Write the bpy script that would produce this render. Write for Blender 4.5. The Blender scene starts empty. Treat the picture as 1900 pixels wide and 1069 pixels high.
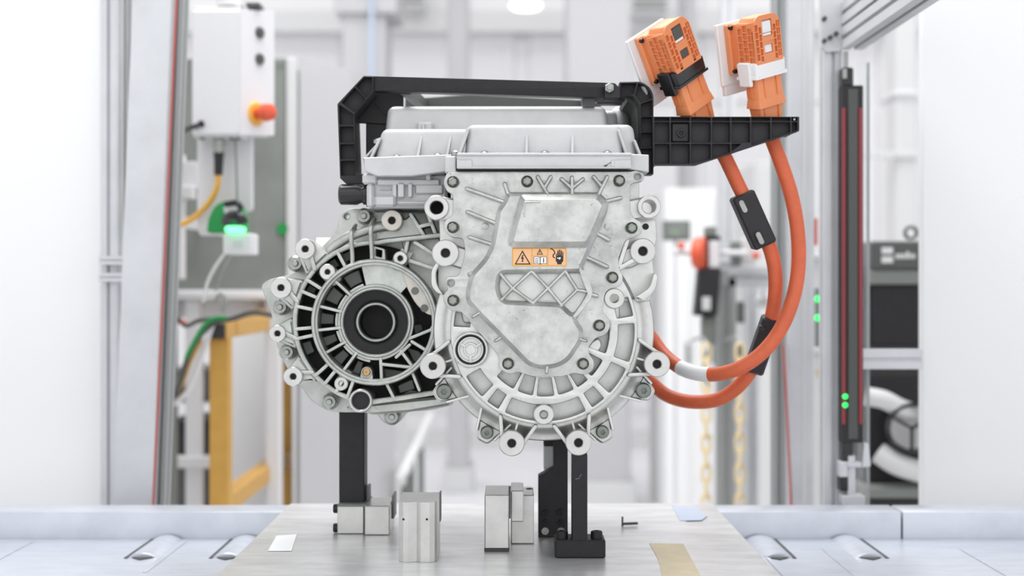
import bpy, bmesh, math, random
from mathutils import Vector, Matrix
random.seed(7)
sc = bpy.context.scene
col = sc.collection
PI = math.pi

# ------------------------------------------------------------------ camera, world, lights, exposure
F = 2500.0; D = 2.0; CX = 950.0; CY = 534.5; ZC = 0.402          # pinhole: focal length in pixels, distance to the front of the unit
cam = bpy.data.cameras.new('camera'); cam.sensor_width = 36; cam.lens = F/1900*36
cam.dof.use_dof = True; cam.dof.focus_distance = D + 0.005; cam.dof.aperture_fstop = 2.5; cam.clip_start = 0.05
co = bpy.data.objects.new('camera', cam); col.objects.link(co)
co.location = (0, -D, ZC); co.rotation_euler = (PI/2, 0, 0); sc.camera = co
w = bpy.data.worlds.new('world'); sc.world = w; w.use_nodes = True
bgn = w.node_tree.nodes['Background']; bgn.inputs[0].default_value = (0.96, 0.98, 1.0, 1); bgn.inputs[1].default_value = 1.45
def area(name, loc, target, sx, sy, power, colr=(1, 1, 1)):
    l = bpy.data.lights.new(name, 'AREA'); l.shape = 'RECTANGLE'; l.size = sx; l.size_y = sy; l.energy = power; l.color = colr
    o = bpy.data.objects.new(name, l); col.objects.link(o); o.location = loc
    o.rotation_euler = (Vector(target) - Vector(loc)).to_track_quat('-Z', 'Y').to_euler(); return o
area('ceiling_light_over_bench', (-0.3, 0.7, 3.3), (0, 0.3, 0), 2.6, 1.4, 100)
area('added_front_light', (0.5, -2.6, 3.4), (0, 0, 0.3), 4.2, 1.8, 35)  # unseen lamp added to light camera-facing surfaces from above
area('ceiling_light_hall', (0, 4.0, 4.6), (0, 4.0, -1), 12.0, 2.4, 205)
area('added_back_wall_light', (0, 7.7, 4.7), (0, 7.7, -1), 12.0, 1.6, 175)  # unseen lamp added to brighten the far wall
area('added_aisle_light', (0, 2.4, 4.2), (0, 2.4, -1), 7.0, 1.6, 120)  # unseen lamp added to brighten the machines behind the bench
vs = sc.view_settings; vs.view_transform = 'Standard'; vs.look = 'None'; vs.gamma = 1; vs.use_curve_mapping = False; vs.exposure = 0.0
sc.cycles.max_bounces = 6; sc.cycles.caustics_reflective = False; sc.cycles.caustics_refractive = False

# ------------------------------------------------------------------ helpers
def lin(r, g, b):
    f = lambda v: (v/255/12.92) if v <= 10 else ((v/255 + .055)/1.055)**2.4
    return (f(r), f(g), f(b), 1)
def mat(name, rgb, rough=.5, metal=0., bump=0., bscale=400., mottle=0., mscale=60., emit=0., alpha=1., aniso=None, dark=None, trans=0., spec=None, pits=0.):
    m = bpy.data.materials.new(name); m.use_nodes = True; nt = m.node_tree; b = nt.nodes['Principled BSDF']
    c = lin(*rgb)
    b.inputs['Base Color'].default_value = c; b.inputs['Roughness'].default_value = rough; b.inputs['Metallic'].default_value = metal
    if spec is not None: b.inputs['Specular IOR Level'].default_value = spec
    if trans: b.inputs['Transmission Weight'].default_value = trans
    if alpha < 1: b.inputs['Alpha'].default_value = alpha
    if emit:
        b.inputs['Emission Color'].default_value = c; b.inputs['Emission Strength'].default_value = emit
    tc = nt.nodes.new('ShaderNodeTexCoord')
    if mottle:
        mp = nt.nodes.new('ShaderNodeMapping'); nt.links.new(tc.outputs['Object'], mp.inputs[0])
        if aniso: mp.inputs['Scale'].default_value = aniso
        n = nt.nodes.new('ShaderNodeTexNoise'); n.inputs['Scale'].default_value = mscale; n.inputs['Detail'].default_value = 5; n.inputs['Roughness'].default_value = .62
        nt.links.new(mp.outputs[0], n.inputs['Vector'])
        r = nt.nodes.new('ShaderNodeValToRGB'); d = dark if dark else tuple(int(v*(1-mottle)) for v in rgb)
        r.color_ramp.elements[0].position = .34; r.color_ramp.elements[0].color = lin(*d)
        r.color_ramp.elements[1].position = .62; r.color_ramp.elements[1].color = c
        nt.links.new(n.outputs['Fac'], r.inputs[0])
        src = r.outputs[0]
        if pits:
            n2 = nt.nodes.new('ShaderNodeTexNoise'); n2.inputs['Scale'].default_value = mscale*4.5; n2.inputs['Detail'].default_value = 3
            nt.links.new(tc.outputs['Object'], n2.inputs['Vector'])
            r2 = nt.nodes.new('ShaderNodeValToRGB'); r2.color_ramp.elements[0].position = .66; r2.color_ramp.elements[1].position = .78
            nt.links.new(n2.outputs['Fac'], r2.inputs[0])
            mx = nt.nodes.new('ShaderNodeMix'); mx.data_type = 'RGBA'
            ml = nt.nodes.new('ShaderNodeMath'); ml.operation = 'MULTIPLY'; ml.inputs[1].default_value = pits
            nt.links.new(r2.outputs[0], ml.inputs[0]); nt.links.new(ml.outputs[0], mx.inputs['Factor'])
            nt.links.new(src, mx.inputs['A']); mx.inputs['B'].default_value = lin(*[int(v*.55) for v in rgb]); src = mx.outputs['Result']
        nt.links.new(src, b.inputs['Base Color'])
    if bump:
        n = nt.nodes.new('ShaderNodeTexNoise'); n.inputs['Scale'].default_value = bscale; n.inputs['Detail'].default_value = 3
        nt.links.new(tc.outputs['Object'], n.inputs['Vector'])
        bp = nt.nodes.new('ShaderNodeBump'); bp.inputs['Strength'].default_value = bump; bp.inputs['Distance'].default_value = .001
        nt.links.new(n.outputs['Fac'], bp.inputs['Height']); nt.links.new(bp.outputs[0], b.inputs['Normal'])
    return m

M = dict(
 cast=mat('cast_aluminium', (214, 214, 211), .42, .85, .25, 500, .05, 45, pits=.35),
 cover=mat('die_cast_cover_aluminium', (203, 204, 200), .38, .9, .3, 420, .13, 38, pits=.6),
 gear=mat('gearbox_cast_aluminium', (196, 198, 193), .42, .85, .3, 420, .10, 40, pits=.4),
 lid=mat('powder_blasted_aluminium_lid', (204, 204, 204), .5, .25, .1, 700, .03, 30),
 mach=mat('machined_aluminium', (206, 205, 202), .32, .75, .05, 900, .05, 30),
 steel=mat('zinc_plated_steel', (165, 168, 163), .35, .9, .1, 600, .1, 80),
 bolt=mat('grey_bolt_steel', (158, 162, 155), .36, .85, .1, 600, .1, 80),
 torxm=mat('dark_torx_steel', (128, 132, 126), .4, .8),
 colm=mat('column_paint', (192, 191, 193), .5),
 boltdark=mat('dark_bolt_flange', (92, 96, 90), .45, .7),
 cavity=mat('dark_wall_and_bore_shade', (34, 31, 34), .65, 0, .2, 300),  # dark inner wall; in holes and bores the shade is put into this colour
 rubber=mat('black_rubber_and_shadow', (13, 11, 13), .6, 0, .1, 300),
 black=mat('black_glass_fibre_plastic', (34, 31, 34), .55, 0, .25, 900),
 blackside=mat('black_gloss_plastic', (30, 29, 31), .25, 0, .05, 300),
 blacksteel=mat('black_oxide_steel', (36, 33, 36), .5, .3, .15, 500, .15, 60),
 orange=mat('orange_connector_plastic', (228, 140, 90), .45, 0, .1, 700),
 cable=mat('orange_cable_jacket', (216, 102, 64), .5, 0, .2, 350, .04, 50),
 whiteplastic=mat('white_plastic', (232, 231, 231), .45),
 paint=mat('white_paint', (226, 225, 227), .45),
 cladding=mat('bright_white_cladding', (245, 245, 245), .5),
 paintgrey=mat('pale_grey_paint', (212, 212, 212), .5),
 grey=mat('grey_steel_sheet', (138, 142, 137), .5, .15, 0, 0, .12, 4),
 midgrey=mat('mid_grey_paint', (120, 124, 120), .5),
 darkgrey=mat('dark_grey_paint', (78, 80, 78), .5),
 anod=mat('anodised_aluminium_profile', (212, 213, 216), .42, .35, 0, 0, .04, 9),
 anoddark=mat('profile_groove', (168, 171, 170), .5, .3),
 yellow=mat('ochre_yellow_paint', (206, 158, 72), .5, 0, 0, 0, .04, 20),
 amber=mat('amber_yellow_plastic', (236, 178, 72), .45),
 red=mat('red_button_plastic', (226, 92, 58), .4),
 redwire=mat('red_wire', (190, 92, 84), .5),
 redlens=mat('dark_red_lens', (150, 42, 48), .3),
 green=mat('green_glow_and_cable', (24, 142, 70), .5),  # painted green light on hood and back plate; also the green cable
 greenled=mat('green_led', (40, 240, 110), .5, emit=1.3),
 greenglow=mat('green_scan_light', (120, 255, 170), .5, emit=1.6),
 ledwhite=mat('lamp_glow', (255, 255, 255), .5, emit=2.2),
 blue=mat('pale_blue_pipe_paint', (190, 205, 226), .5),
 plate=mat('milled_fixture_plate', (236, 236, 236), .30, .6, .06, 60, .09, 9, aniso=(1, 3, 1)),
 rail=mat('satin_conveyor_aluminium', (206, 210, 219), .34, .45, 0, 0, .05, 12, aniso=(1, 4, 1)),
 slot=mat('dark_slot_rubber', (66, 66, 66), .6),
 sticker=mat('white_sticker', (246, 246, 246), .5),
 tape=mat('yellowed_tape', (214, 200, 170), .6, 0, 0, 0, .05, 30),
 bluefilm=mat('pale_blue_film', (182, 192, 210), .5),
 labelyel=mat('ochre_label_border', (222, 168, 84), .5),
 labelor=mat('peach_orange_label', (240, 186, 138), .5),
 ink=mat('black_print_ink', (38, 36, 40), .6),
 brass=mat('brass', (196, 158, 104), .35, .8),
 beige=mat('beige_machined_face', (214, 208, 198), .4, .4, 0, 0, .06, 40),
 floorm=mat('pale_floor_coating', (234, 234, 237), .2, 0, 0, 0, .03, 1.5),
 wallm=mat('white_wall_paint', (240, 239, 240), .6, 0, 0, 0, .02, .7),
 wallg=mat('wall_grey_panel', (226, 225, 226), .6),
 glass=mat('clear_guard_panel', (240, 244, 244), .05, 0, alpha=.12),
 ceil=mat('grey_ceiling_sheet', (150, 152, 154), .7),
 chain=mat('yellow_plastic_chain', (244, 224, 180), .5),
)

def S(Y): return (D + Y)/F
def P(px, py, Y): return Vector(((px - CX)*S(Y), Y, ZC - (py - CY)*S(Y)))
def XZ(pts, Y): return [((p[0] - CX)*S(Y), ZC - (p[1] - CY)*S(Y)) for p in pts]
def pol(c, r, deg): a = math.radians(deg); return (c[0] + r*math.cos(a), c[1] - r*math.sin(a))
def circ(c, r, n=32): return [pol(c, r, 360*i/n) for i in range(n)]
def arc(c, r, a0, a1, n=12): return [pol(c, r, a0 + (a1 - a0)*i/n) for i in range(n + 1)]
def seg(c, r0, r1, a0, a1, n=5): return arc(c, r1, a0, a1, n) + arc(c, r0, a1, a0, n)
def stad(a, b, wd, n=6):
    t = math.degrees(math.atan2(-(b[1]-a[1]), b[0]-a[0]))
    return arc(b, wd/2, t - 90, t + 90, n) + arc(a, wd/2, t + 90, t + 270, n)
def rnd(pts, r=6, n=4):
    out = []; k = len(pts)
    for i, p in enumerate(pts):
        rr = p[2] if len(p) > 2 else r
        a, b, c = Vector(pts[i-1][:2]), Vector(p[:2]), Vector(pts[(i+1) % k][:2])
        la, lc = (a-b).length, (c-b).length
        if rr <= 0 or la < 1e-9 or lc < 1e-9: out.append(tuple(b)); continue
        d = min(rr, la*.48, lc*.48); p0 = b + (a-b)*(d/la); p1 = b + (c-b)*(d/lc)
        for j in range(n + 1):
            t = j/n; q = p0*(1-t)**2 + b*2*t*(1-t) + p1*t*t; out.append((q.x, q.y))
    return out
def smooth(me, ang=35):
    for p in me.polygons: p.use_smooth = abs(p.normal.y) < .9995
    me.set_sharp_from_angle(angle=math.radians(ang)); return me
def _raw(loops, y0, y1, bev, res):
    cu = bpy.data.curves.new('t', 'CURVE'); cu.dimensions = '2D'; cu.fill_mode = 'BOTH'
    for lp in loops:
        sp = cu.splines.new('POLY'); sp.points.add(len(lp) - 1); sp.use_cyclic_u = True
        for q, (x, z) in zip(sp.points, lp): q.co = (x, z, 0, 1)
    h = (y1 - y0)/2; bev = min(bev, h*.95)
    cu.extrude = h - bev; cu.bevel_depth = bev; cu.bevel_resolution = res; cu.offset = -bev
    o = bpy.data.objects.new('t', cu); me = bpy.data.meshes.new_from_object(o)
    bpy.data.objects.remove(o); bpy.data.curves.remove(cu)
    me.transform(Matrix.Translation((0, (y0 + y1)/2, 0)) @ Matrix.Rotation(PI/2, 4, 'X'))
    return me
def _ap(l):
    n = len(l)
    return abs(sum(l[i-1][0]*l[i][1] - l[i][0]*l[i-1][1] for i in range(n)))/2, sum(math.hypot(l[i][0]-l[i-1][0], l[i][1]-l[i-1][1]) for i in range(n))
BAD = []
def raw(loops, y0, y1, bev=0., res=0):      # filled outline with holes, extruded from y0 to y1, edges bevelled
    ap = [_ap(l) for l in loops]; ex = ap[0][0] - sum(a for a, p in ap[1:]) - min(bev, (y1-y0)*.475)*sum(p for a, p in ap)
    best = None
    for k in range(10):                      # the fill sometimes misreads which loop lies in which: check the area, nudge, retry
        L = loops if k == 0 else [[(x + dx, z + dz) for x, z in l] for l in loops for dx, dz in [(random.uniform(-1, 1)*8e-5*k**.5, random.uniform(-1, 1)*8e-5*k**.5)]]
        me = _raw(L, y0, y1, bev, res)
        ar = sum(p.area for p in me.polygons if p.normal.y < -.9 and min(me.vertices[v].co.y for v in p.vertices) < y0 + 1e-5)
        err = abs(ar - ex)/max(ex, ap[0][0]*.1)
        if best is None or err < best[0]:
            if best: bpy.data.meshes.remove(best[1])
            best = (err, me)
        else: bpy.data.meshes.remove(me)
        if len(loops) == 1 or err < .06: break
    if best[0] > .12 and len(loops) > 1: BAD.append((best[0], loops[0][0]))
    me = best[1]
    bm = bmesh.new(); bm.from_mesh(me); bmesh.ops.remove_doubles(bm, verts=bm.verts, dist=1e-6); bm.to_mesh(me); bm.free()
    return smooth(me)
def plate(loops, y0, y1, bev=0., res=0): return raw([XZ(l, y0) for l in loops], y0, y1, bev, res)
def from_pd(vs_, fs): me = bpy.data.meshes.new('m'); me.from_pydata([tuple(v) for v in vs_], [], fs); me.validate(); return me
def lathe_raw(prof, n=28, c=(0, 0, 0)):
    vs_, fs = [], []
    k = len(prof)
    for i in range(n):
        a = 2*PI*i/n
        for r, y in prof: vs_.append((c[0] + r*math.cos(a), c[1] + y, c[2] + r*math.sin(a)))
    for i in range(n):
        j = (i + 1) % n
        for q in range(k - 1):
            fs.append((i*k + q, j*k + q, j*k + q + 1, i*k + q + 1))
    me = from_pd(vs_, fs)
    bm = bmesh.new(); bm.from_mesh(me); bmesh.ops.remove_doubles(bm, verts=bm.verts, dist=1e-6)
    bmesh.ops.recalc_face_normals(bm, faces=bm.faces); bm.to_mesh(me); bm.free()
    return smooth(me, 40)
def lathe(px, py, Y, prof, n=28):          # prof radii in pixels at Y, depths in metres from Y
    s = S(Y); p = P(px, py, Y)
    return lathe_raw([(r*s, y) for r, y in prof], n, p)
def boss_mesh(px, py, Y, r, hole, depth, n=28, bore=.02, ch=.0012):
    s = S(Y); c = ch/s
    pr = [(0, bore), (hole, bore), (hole, ch), (hole + c, 0), (r - c, 0), (r, ch), (r, depth)]
    return lathe(px, py, Y, pr, n)
def ring_mesh(px, py, Y, r0, r1, depth, n=32, ch=.0012):
    s = S(Y); c = min(ch/s, (r1-r0)*.3)
    return lathe(px, py, Y, [(r0, depth), (r0, ch), (r0 + c, 0), (r1 - c, 0), (r1, ch), (r1, depth), (r0, depth)], n)
def box(x0, x1, y0, y1, z0, z1, bev=0., seg_=1):
    bm = bmesh.new(); bmesh.ops.create_cube(bm, size=1)
    for v in bm.verts: v.co = ((x0+x1)/2 + v.co.x*(x1-x0), (y0+y1)/2 + v.co.y*(y1-y0), (z0+z1)/2 + v.co.z*(z1-z0))
    if bev: bmesh.ops.bevel(bm, geom=bm.edges[:], offset=bev, segments=seg_, affect='EDGES', profile=.5)
    me = bpy.data.meshes.new('b'); bm.to_mesh(me); bm.free(); return smooth(me)
def pbox(x0, x1, y0, y1, Y, depth, bev=.001, seg_=1):      # box whose front face covers these pixels at depth Y
    a, b = P(x0, y0, Y), P(x1, y1, Y); return box(a.x, b.x, Y, Y + depth, b.z, a.z, bev, seg_)
def frustum(x0, x1, y0, y1, z0, z1, dx, dy, bev=.004, sg=2):
    bm = bmesh.new(); bmesh.ops.create_cube(bm, size=1)
    for v in bm.verts:
        t = v.co.z > 0; X = (x0+x1)/2 + v.co.x*(x1-x0-(2*dx if t else 0)); Y = (y0+y1)/2 + v.co.y*(y1-y0-(2*dy if t else 0)); v.co = (X, Y, z1 if t else z0)
    bmesh.ops.bevel(bm, geom=[e for e in bm.edges if max(v.co.z for v in e.verts) > z0 + 1e-6], offset=bev, segments=sg, affect='EDGES', profile=.5)
    me = bpy.data.meshes.new('f'); bm.to_mesh(me); bm.free(); return smooth(me, 50)
def prism(pts, vec):
    n = len(pts); v = [Vector(p) for p in pts]; vec = Vector(vec)
    me = from_pd(v + [p + vec for p in v], [tuple(range(n)), tuple(range(2*n-1, n-1, -1))] + [(i, i+n, (i+1) % n + n, (i+1) % n) for i in range(n)])
    bm = bmesh.new(); bm.from_mesh(me); bmesh.ops.recalc_face_normals(bm, faces=bm.faces); bm.to_mesh(me); bm.free(); return me
def bar(p, q, w_, h_, up=(0, 0, 1), bev=.0, section=None):  # bar with rectangular or given section between two points
    p, q = Vector(p), Vector(q); d = (q-p).normalized(); up = Vector(up)
    s = d.cross(up)
    if s.length < 1e-4: s = d.cross(Vector((0, 1, 0)))
    s.normalize(); u = s.cross(d).normalized()
    sec = section or [(-.5, -.5), (.5, -.5), (.5, .5), (-.5, .5)]
    pts = [p + s*(a*w_) + u*(b*h_) for a, b in sec]
    me = prism(pts, q - p)
    if bev:
        bm = bmesh.new(); bm.from_mesh(me); bmesh.ops.bevel(bm, geom=bm.edges[:], offset=bev, segments=1, affect='EDGES'); bm.to_mesh(me); bm.free()
    return smooth(me)
_g = .1; _k = .16
TS = []
for i in range(4):
    c, s = [(1, 0), (0, 1), (-1, 0), (0, -1)][i]
    for a, b in [(.5, -.5), (.5, -_g), (.5-_k, -_g), (.5-_k, _g), (.5, _g)]: TS.append((a*c - b*s, a*s + b*c))
def profile(p, q, w_, h_, up=(0, 1, 0)): return bar(p, q, w_, h_, up, 0, TS)
def catmull(pts, n=8):
    pts = [Vector(p) for p in pts]; e = [pts[0]*2 - pts[1]] + pts + [pts[-1]*2 - pts[-2]]; out = []
    for i in range(1, len(e) - 2):
        a, b, c, d = e[i-1:i+3]
        for j in range(n):
            t = j/n; out.append(.5*((2*b) + (c-a)*t + (2*a-5*b+4*c-d)*t*t + (3*b-a-3*c+d)*t**3))
    return out + [pts[-1]]
def tube(pts, r, n=12, sub=8, cap=True):
    path = catmull(pts, sub) if sub > 1 else [Vector(p) for p in pts]
    vs_, fs = [], []; nrm = None; k = len(path)
    for i, p in enumerate(path):
        d = (path[min(i+1, k-1)] - path[max(i-1, 0)]).normalized()
        if nrm is None: nrm = d.cross(Vector((0, 1, 0.01))); nrm = nrm if nrm.length > 1e-3 else d.cross(Vector((1, 0, 0)))
        nrm = (nrm - d*nrm.dot(d)).normalized(); b = d.cross(nrm)
        rr = r(i/(k-1)) if callable(r) else r
        for j in range(n): a = 2*PI*j/n; vs_.append(p + nrm*(rr*math.cos(a)) + b*(rr*math.sin(a)))
    for i in range(k - 1):
        for j in range(n): m_ = (j+1) % n; fs.append((i*n+j, i*n+m_, (i+1)*n+m_, (i+1)*n+j))
    if cap: fs += [tuple(range(n-1, -1, -1)), tuple(range((k-1)*n, k*n))]
    me = from_pd(vs_, fs)
    bm = bmesh.new(); bm.from_mesh(me); bmesh.ops.recalc_face_normals(bm, faces=bm.faces); bm.to_mesh(me); bm.free()
    return smooth(me, 50)
def join(ms):
    bm = bmesh.new()
    for m_ in ms: bm.from_mesh(m_)
    me = bpy.data.meshes.new('j'); bm.to_mesh(me); bm.free()
    for m_ in ms: bpy.data.meshes.remove(m_)
    return smooth(me)
def joinm(pairs, mats):                     # one mesh with several materials (print on a label)
    bm = bmesh.new()
    for m_, idx in pairs:
        k = len(bm.faces); bm.from_mesh(m_); bm.faces.ensure_lookup_table()
        for f in bm.faces[k:]: f.material_index = idx
    me = bpy.data.meshes.new('j'); bm.to_mesh(me); bm.free()
    for m_ in mats: me.materials.append(m_)
    return me
ORG = {}
def thing(name, label, cat, loc=(0, 0, 0), group=None, kind=None):
    o = bpy.data.objects.new(name, None); o.empty_display_size = .02; col.objects.link(o); o.location = loc; ORG[o.name] = Vector(loc)
    o['label'] = label; o['category'] = cat
    if group: o['group'] = group
    if kind: o['kind'] = kind
    return o
def part(name, me, m_, parent=None, label=None, at=None, kind=None):
    o = bpy.data.objects.new(name, me); col.objects.link(o)
    if m_ is not None:
        if not me.materials: me.materials.append(m_)
    if parent is not None:
        o.parent = parent; og = ORG.get(parent.name, Vector((0, 0, 0)))
        if at is None: me.transform(Matrix.Translation(-og))
        else: o.location = Vector(at) - og - (parent.location if parent.type == 'MESH' else Vector((0, 0, 0)))
        ORG[o.name] = og
    elif at is not None: o.location = at
    if label: o['label'] = label
    if kind: o['kind'] = kind
    return o
def solo(name, me, m_, label, cat, group=None):   # a thing that is one mesh
    o = part(name, me, m_); o['label'] = label; o['category'] = cat
    if group: o['group'] = group
    cvs = [v.co for v in me.vertices]; lo = Vector([min(c[i] for c in cvs) for i in range(3)]); hi = Vector([max(c[i] for c in cvs) for i in range(3)])
    b = Vector(((lo.x+hi.x)/2, (lo.y+hi.y)/2, lo.z)); me.transform(Matrix.Translation(-b)); o.location = b
    ORG[o.name] = b
    return o
def struct(name, me, m_, parent=None):
    o = part(name, me, m_, parent)
    if parent is None: o['kind'] = 'structure'
    return o
# ================================================================== THE DRIVE UNIT
unit = thing('electric_drive_unit', 'large silver cast aluminium drive unit on stands above the bench, with round gearbox', 'drive unit', (0.05, 0.12, 0.17))

# ---- shared small meshes (local: axis along -Y, face at y = 0)
s0 = S(0)
def hexa(r, y0, y1): return raw([[(r*math.cos(PI/6 + PI/3*i), r*math.sin(PI/6 + PI/3*i)) for i in range(6)]], y0, y1, .0008)
def flange_bolt(k=1.):
    r = .0088*k
    return joinm([(lathe_raw([(0, -.0015), (r*.8, -.0015), (r*.84, -.003), (r, -.002), (r, .001)], 24), 0), (hexa(.0066*k, -.0085, -.001), 1),
                  (lathe_raw([(0, -.0080), (.0030*k, -.0080), (.0033*k, -.0095), (.0046*k, -.0095), (.0052*k, -.008), (.0052*k, -.004)], 18), 1), (lathe_raw([(0, -.0082), (.0031*k, -.0082)], 10), 0)], [M['boltdark'], M['bolt']])
hexbolt_me = flange_bolt(); ringpad_me = None
def star(r1, r2, n=6): return [((r1 if i % 2 == 0 else r2)*math.cos(PI*i/n), (r1 if i % 2 == 0 else r2)*math.sin(PI*i/n)) for i in range(2*n)]
def torx(r=.0118):
    c = [(r*.62*math.cos(2*PI*i/24), r*.62*math.sin(2*PI*i/24)) for i in range(24)]
    return join([lathe_raw([(r*.6, -.004), (r*.86, -.0035), (r, -.001), (r, .012)], 24), raw([c, star(r*.46, r*.33)], -.004, .004, 0), lathe_raw([(0, .002), (r*.5, .002)], 12)])
torx_me = torx(); torx_small_me = torx(.0098)
rivet_me = join([lathe_raw([(0, -.006), (.004, -.006), (.005, -.004), (.005, .0)], 14), lathe_raw([(.004, 0), (.0095, 0), (.0105, .0012), (.0105, .008)], 20)])

# ---- main round housing behind the cover
C0 = (1009.5, 614)
YH = .026                                                  # face floor of the housing
prof = [(0, .017), (168.5, .017), (170, .0155), (171.5, .006), (173, .004), (179, .004), (181.5, .005), (186, .010), (193, .0165), (199, .019), (205, .0205), (207.5, .024), (207.5, .075), (200, .08), (197, .30), (0, .30)]
h = [lathe(C0[0], C0[1], YH - .004, prof, 96)]
h.append(plate([rnd([(836, 319, 12), (1176, 319, 12), (1186, 335, 4), (1186, 398, 3), (1217, 408, 6), (1219, 446, 10), (1210, 470), (1216, 530, 10), (1205, 560), (1150, 560), (1150, 600), (860, 600), (850, 560), (812, 540, 14), (812, 490), (816, 440), (814, 400), (836, 380)])], YH, .30, .003, 1))
cover_out = rnd([(822, 338, 14), (830, 319, 8), (840, 318, 0), (1172, 318, 0), (1180, 316.5, 4), (1195, 321, 8), (1195, 336, 9), (1178, 339, 5), (1169, 343, 4), (1169, 392, 6), (1176, 405, 5), (1191, 412, 10), (1191, 434, 10), (1176, 441, 6), (1160, 446, 6), (1147, 482, 6), (1149, 500, 4), (1156, 512, 8), (1154, 530, 12), (1130, 536, 8), (1122, 545, 6), (1117, 580, 6), (1130, 590, 8), (1133, 606, 12), (1124, 622, 10), (1105, 627, 6), (1092, 643, 6), (1093, 657, 5), (1103, 670, 8), (1101, 688, 10), (1085, 696, 8), (1065, 692, 5), (1043, 699, 6), (988, 699, 6), (962, 690, 5), (945, 695, 10), (926, 685, 10), (926, 660, 6), (855, 578, 4), (835, 577, 10), (822, 560, 10), (824, 545, 8), (832, 537, 4), (825, 528, 8), (828, 513, 8), (845, 514, 4), (852, 509, 4), (864, 468, 8), (859, 442, 6), (835, 440, 8), (822, 424, 10), (826, 408, 8), (840, 399, 4), (841, 362, 5), (828, 354, 6)], 5)
h.append(plate([cover_out], .011, .03))
# cells: inner ring wall, radial ribs
def rib2(a, b, wd, y0, y1, bv=.0018): return plate([stad(a, b, wd)], y0 + random.uniform(-.0004, .0004), y1, bv, 1)   # each at its own height, so no two faces coincide
cells = [rnd(seg(C0, 138, 167, a0, a1, 10), 2.5) for a0, a1 in [(9.8, 22), (-20, 4.6), (-43.4, -25), (-57.6, -48.6), (-115.4, -62.6), (-128.6, -120.6), (-149.5, -133.6), (168, 177)]]
cells += [rnd(seg(C0, 88, 121, a0, a1, 6), 2.5) for a0, a1 in [(-113.6, -100.4), (-96, -81.4), (-77, -63.4), (-59, -48.6), (-43.4, -27), (-20, 8), (-136, -118.4)]]
h.append(plate([circ(C0, 174, 96), circ(C0, 78, 48), circ((873, 649), 29, 36)] + cells, .0075, .03, .0032, 1))
# webs and gusset ribs out to the bosses round the rim
bosses = [(803, 679.5, 24, 7.5), (1219.5, 676, 24, 8), (949.5, 823, 24, 8), (1073.5, 822, 24, 8)]
for x, y, r, hl in bosses:
    a = math.degrees(math.atan2(C0[1] - y, x - C0[0]))
    d = math.hypot(x - C0[0], y - C0[1])
    h.append(plate([rnd([pol(C0, 186, a + 10), pol((x, y), r*.75, a + 85), pol((x, y), r*.75, a - 85), pol(C0, 186, a - 10)], 2)], YH + .022, YH + .05, .002))
    for da in (-11, 11): h.append(rib2(pol(C0, 178, a + da), pol((x, y), r*.8, a + (95 if da > 0 else -95)), 7.5, YH - .008, YH + .03, .0022))
    h.append(rib2(pol(C0, 178, a), (x, y), 5, YH, YH + .03))
tlugs = [(824, 727), (1194, 725), (903.5, 803), (1118, 802), (1193.5, 515), (822, 516)]
for x, y in tlugs:
    a = math.degrees(math.atan2(C0[1] - y, x - C0[0]))
    h.append(plate([rnd([pol(C0, 190, a + 9), pol((x, y), 19, a + 80), pol((x, y), 23, a + 30), pol((x, y), 23, a - 30), pol((x, y), 19, a - 80), pol(C0, 190, a - 9)], 7)], YH + .022, YH + .07, .003))
    for da in (-1, 1): h.append(rib2(pol(C0, 186, a + da*9.5), pol((x, y), 20, a + da*75), 5, YH + .004, YH + .05))
# cover-side lugs of the eyelets
h.append(plate([stad((810, 385), (850, 392), 44), circ((810, 385), 13)], .006, .06, .003))
h.append(plate([stad((1204.5, 383.5), (1170, 390), 40), circ((1204.5, 383.5), 14)], .008, .06, .003))
h.append(plate([stad((826.5, 469.5), (860, 480), 40)], .014, .06, .003))
h.append(plate([stad((1193, 466), (1165, 480), 38)], .016, .06, .003))
h.append(plate([stad((1146, 500), (1185, 478), 9)], .004, .04, .002, 1)); h.append(plate([stad((1148, 496), (1164, 446), 9)], .004, .04, .002, 1))
h.append(plate([rnd([(1196, 560, 5), (1178, 552, 2), (1206, 534, 10), (1214, 505, 6), (1221, 512, 6), (1217, 538, 14)], 5)], .008, .05, .002, 1))
h.append(plate([rnd([(812, 545, 8), (800, 532, 12), (800, 500, 14), (812, 484, 6), (816, 490, 4), (808, 505, 12), (810, 530, 12), (824, 548, 5)], 5)], .008, .05, .002, 1))
housing = part('main_housing', join(h), M['cast'], unit)
for x, y, r, hl in bosses:
    part('mounting_boss', boss_mesh(x, y, .002, r, hl, .05), M['mach'], housing, 'flat machined face with a dark bore')
part('mounting_boss', boss_mesh(826.5, 469.5, .002, 25, 8.5, .05), M['mach'], housing)
part('mounting_boss', boss_mesh(1193, 466, .002, 24, 8.5, .05), M['mach'], housing)
part('rim_eyelet', ring_mesh(810, 385, -.002, 12.5, 23, .05), M['mach'], housing)
part('rim_eyelet', ring_mesh(1204.5, 383.5, -.002, 12.5, 22, .062), M['mach'], housing)
part('eyelet_cavity', lathe(810, 385, .045, [(0, 0), (13, 0)], 20), M['cavity'], housing)
for x, y, r, hl in [(1009, 769.5, 19, 7.5), (1140, 554, 19, 7.5)]:
    part('face_boss', boss_mesh(x, y, .0035, r, hl, .03, bore=.012), M['mach'], housing)
    part('stud', lathe(x, y, .0065, [(0, 0), (hl*.8, 0), (hl*.8, .012)], 14), M['bolt'], housing)
for x, y in tlugs: part('torx_bolt', torx_me if y < 740 else torx_small_me, M['torxm'], housing, at=P(x, y, YH + .012))
for x, y, r in [(1198, 420.5, 6)]: part('threaded_hole', lathe(x, y, YH - .0006, [(0, .0), (r, .0)], 16), M['cavity'], housing)
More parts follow.
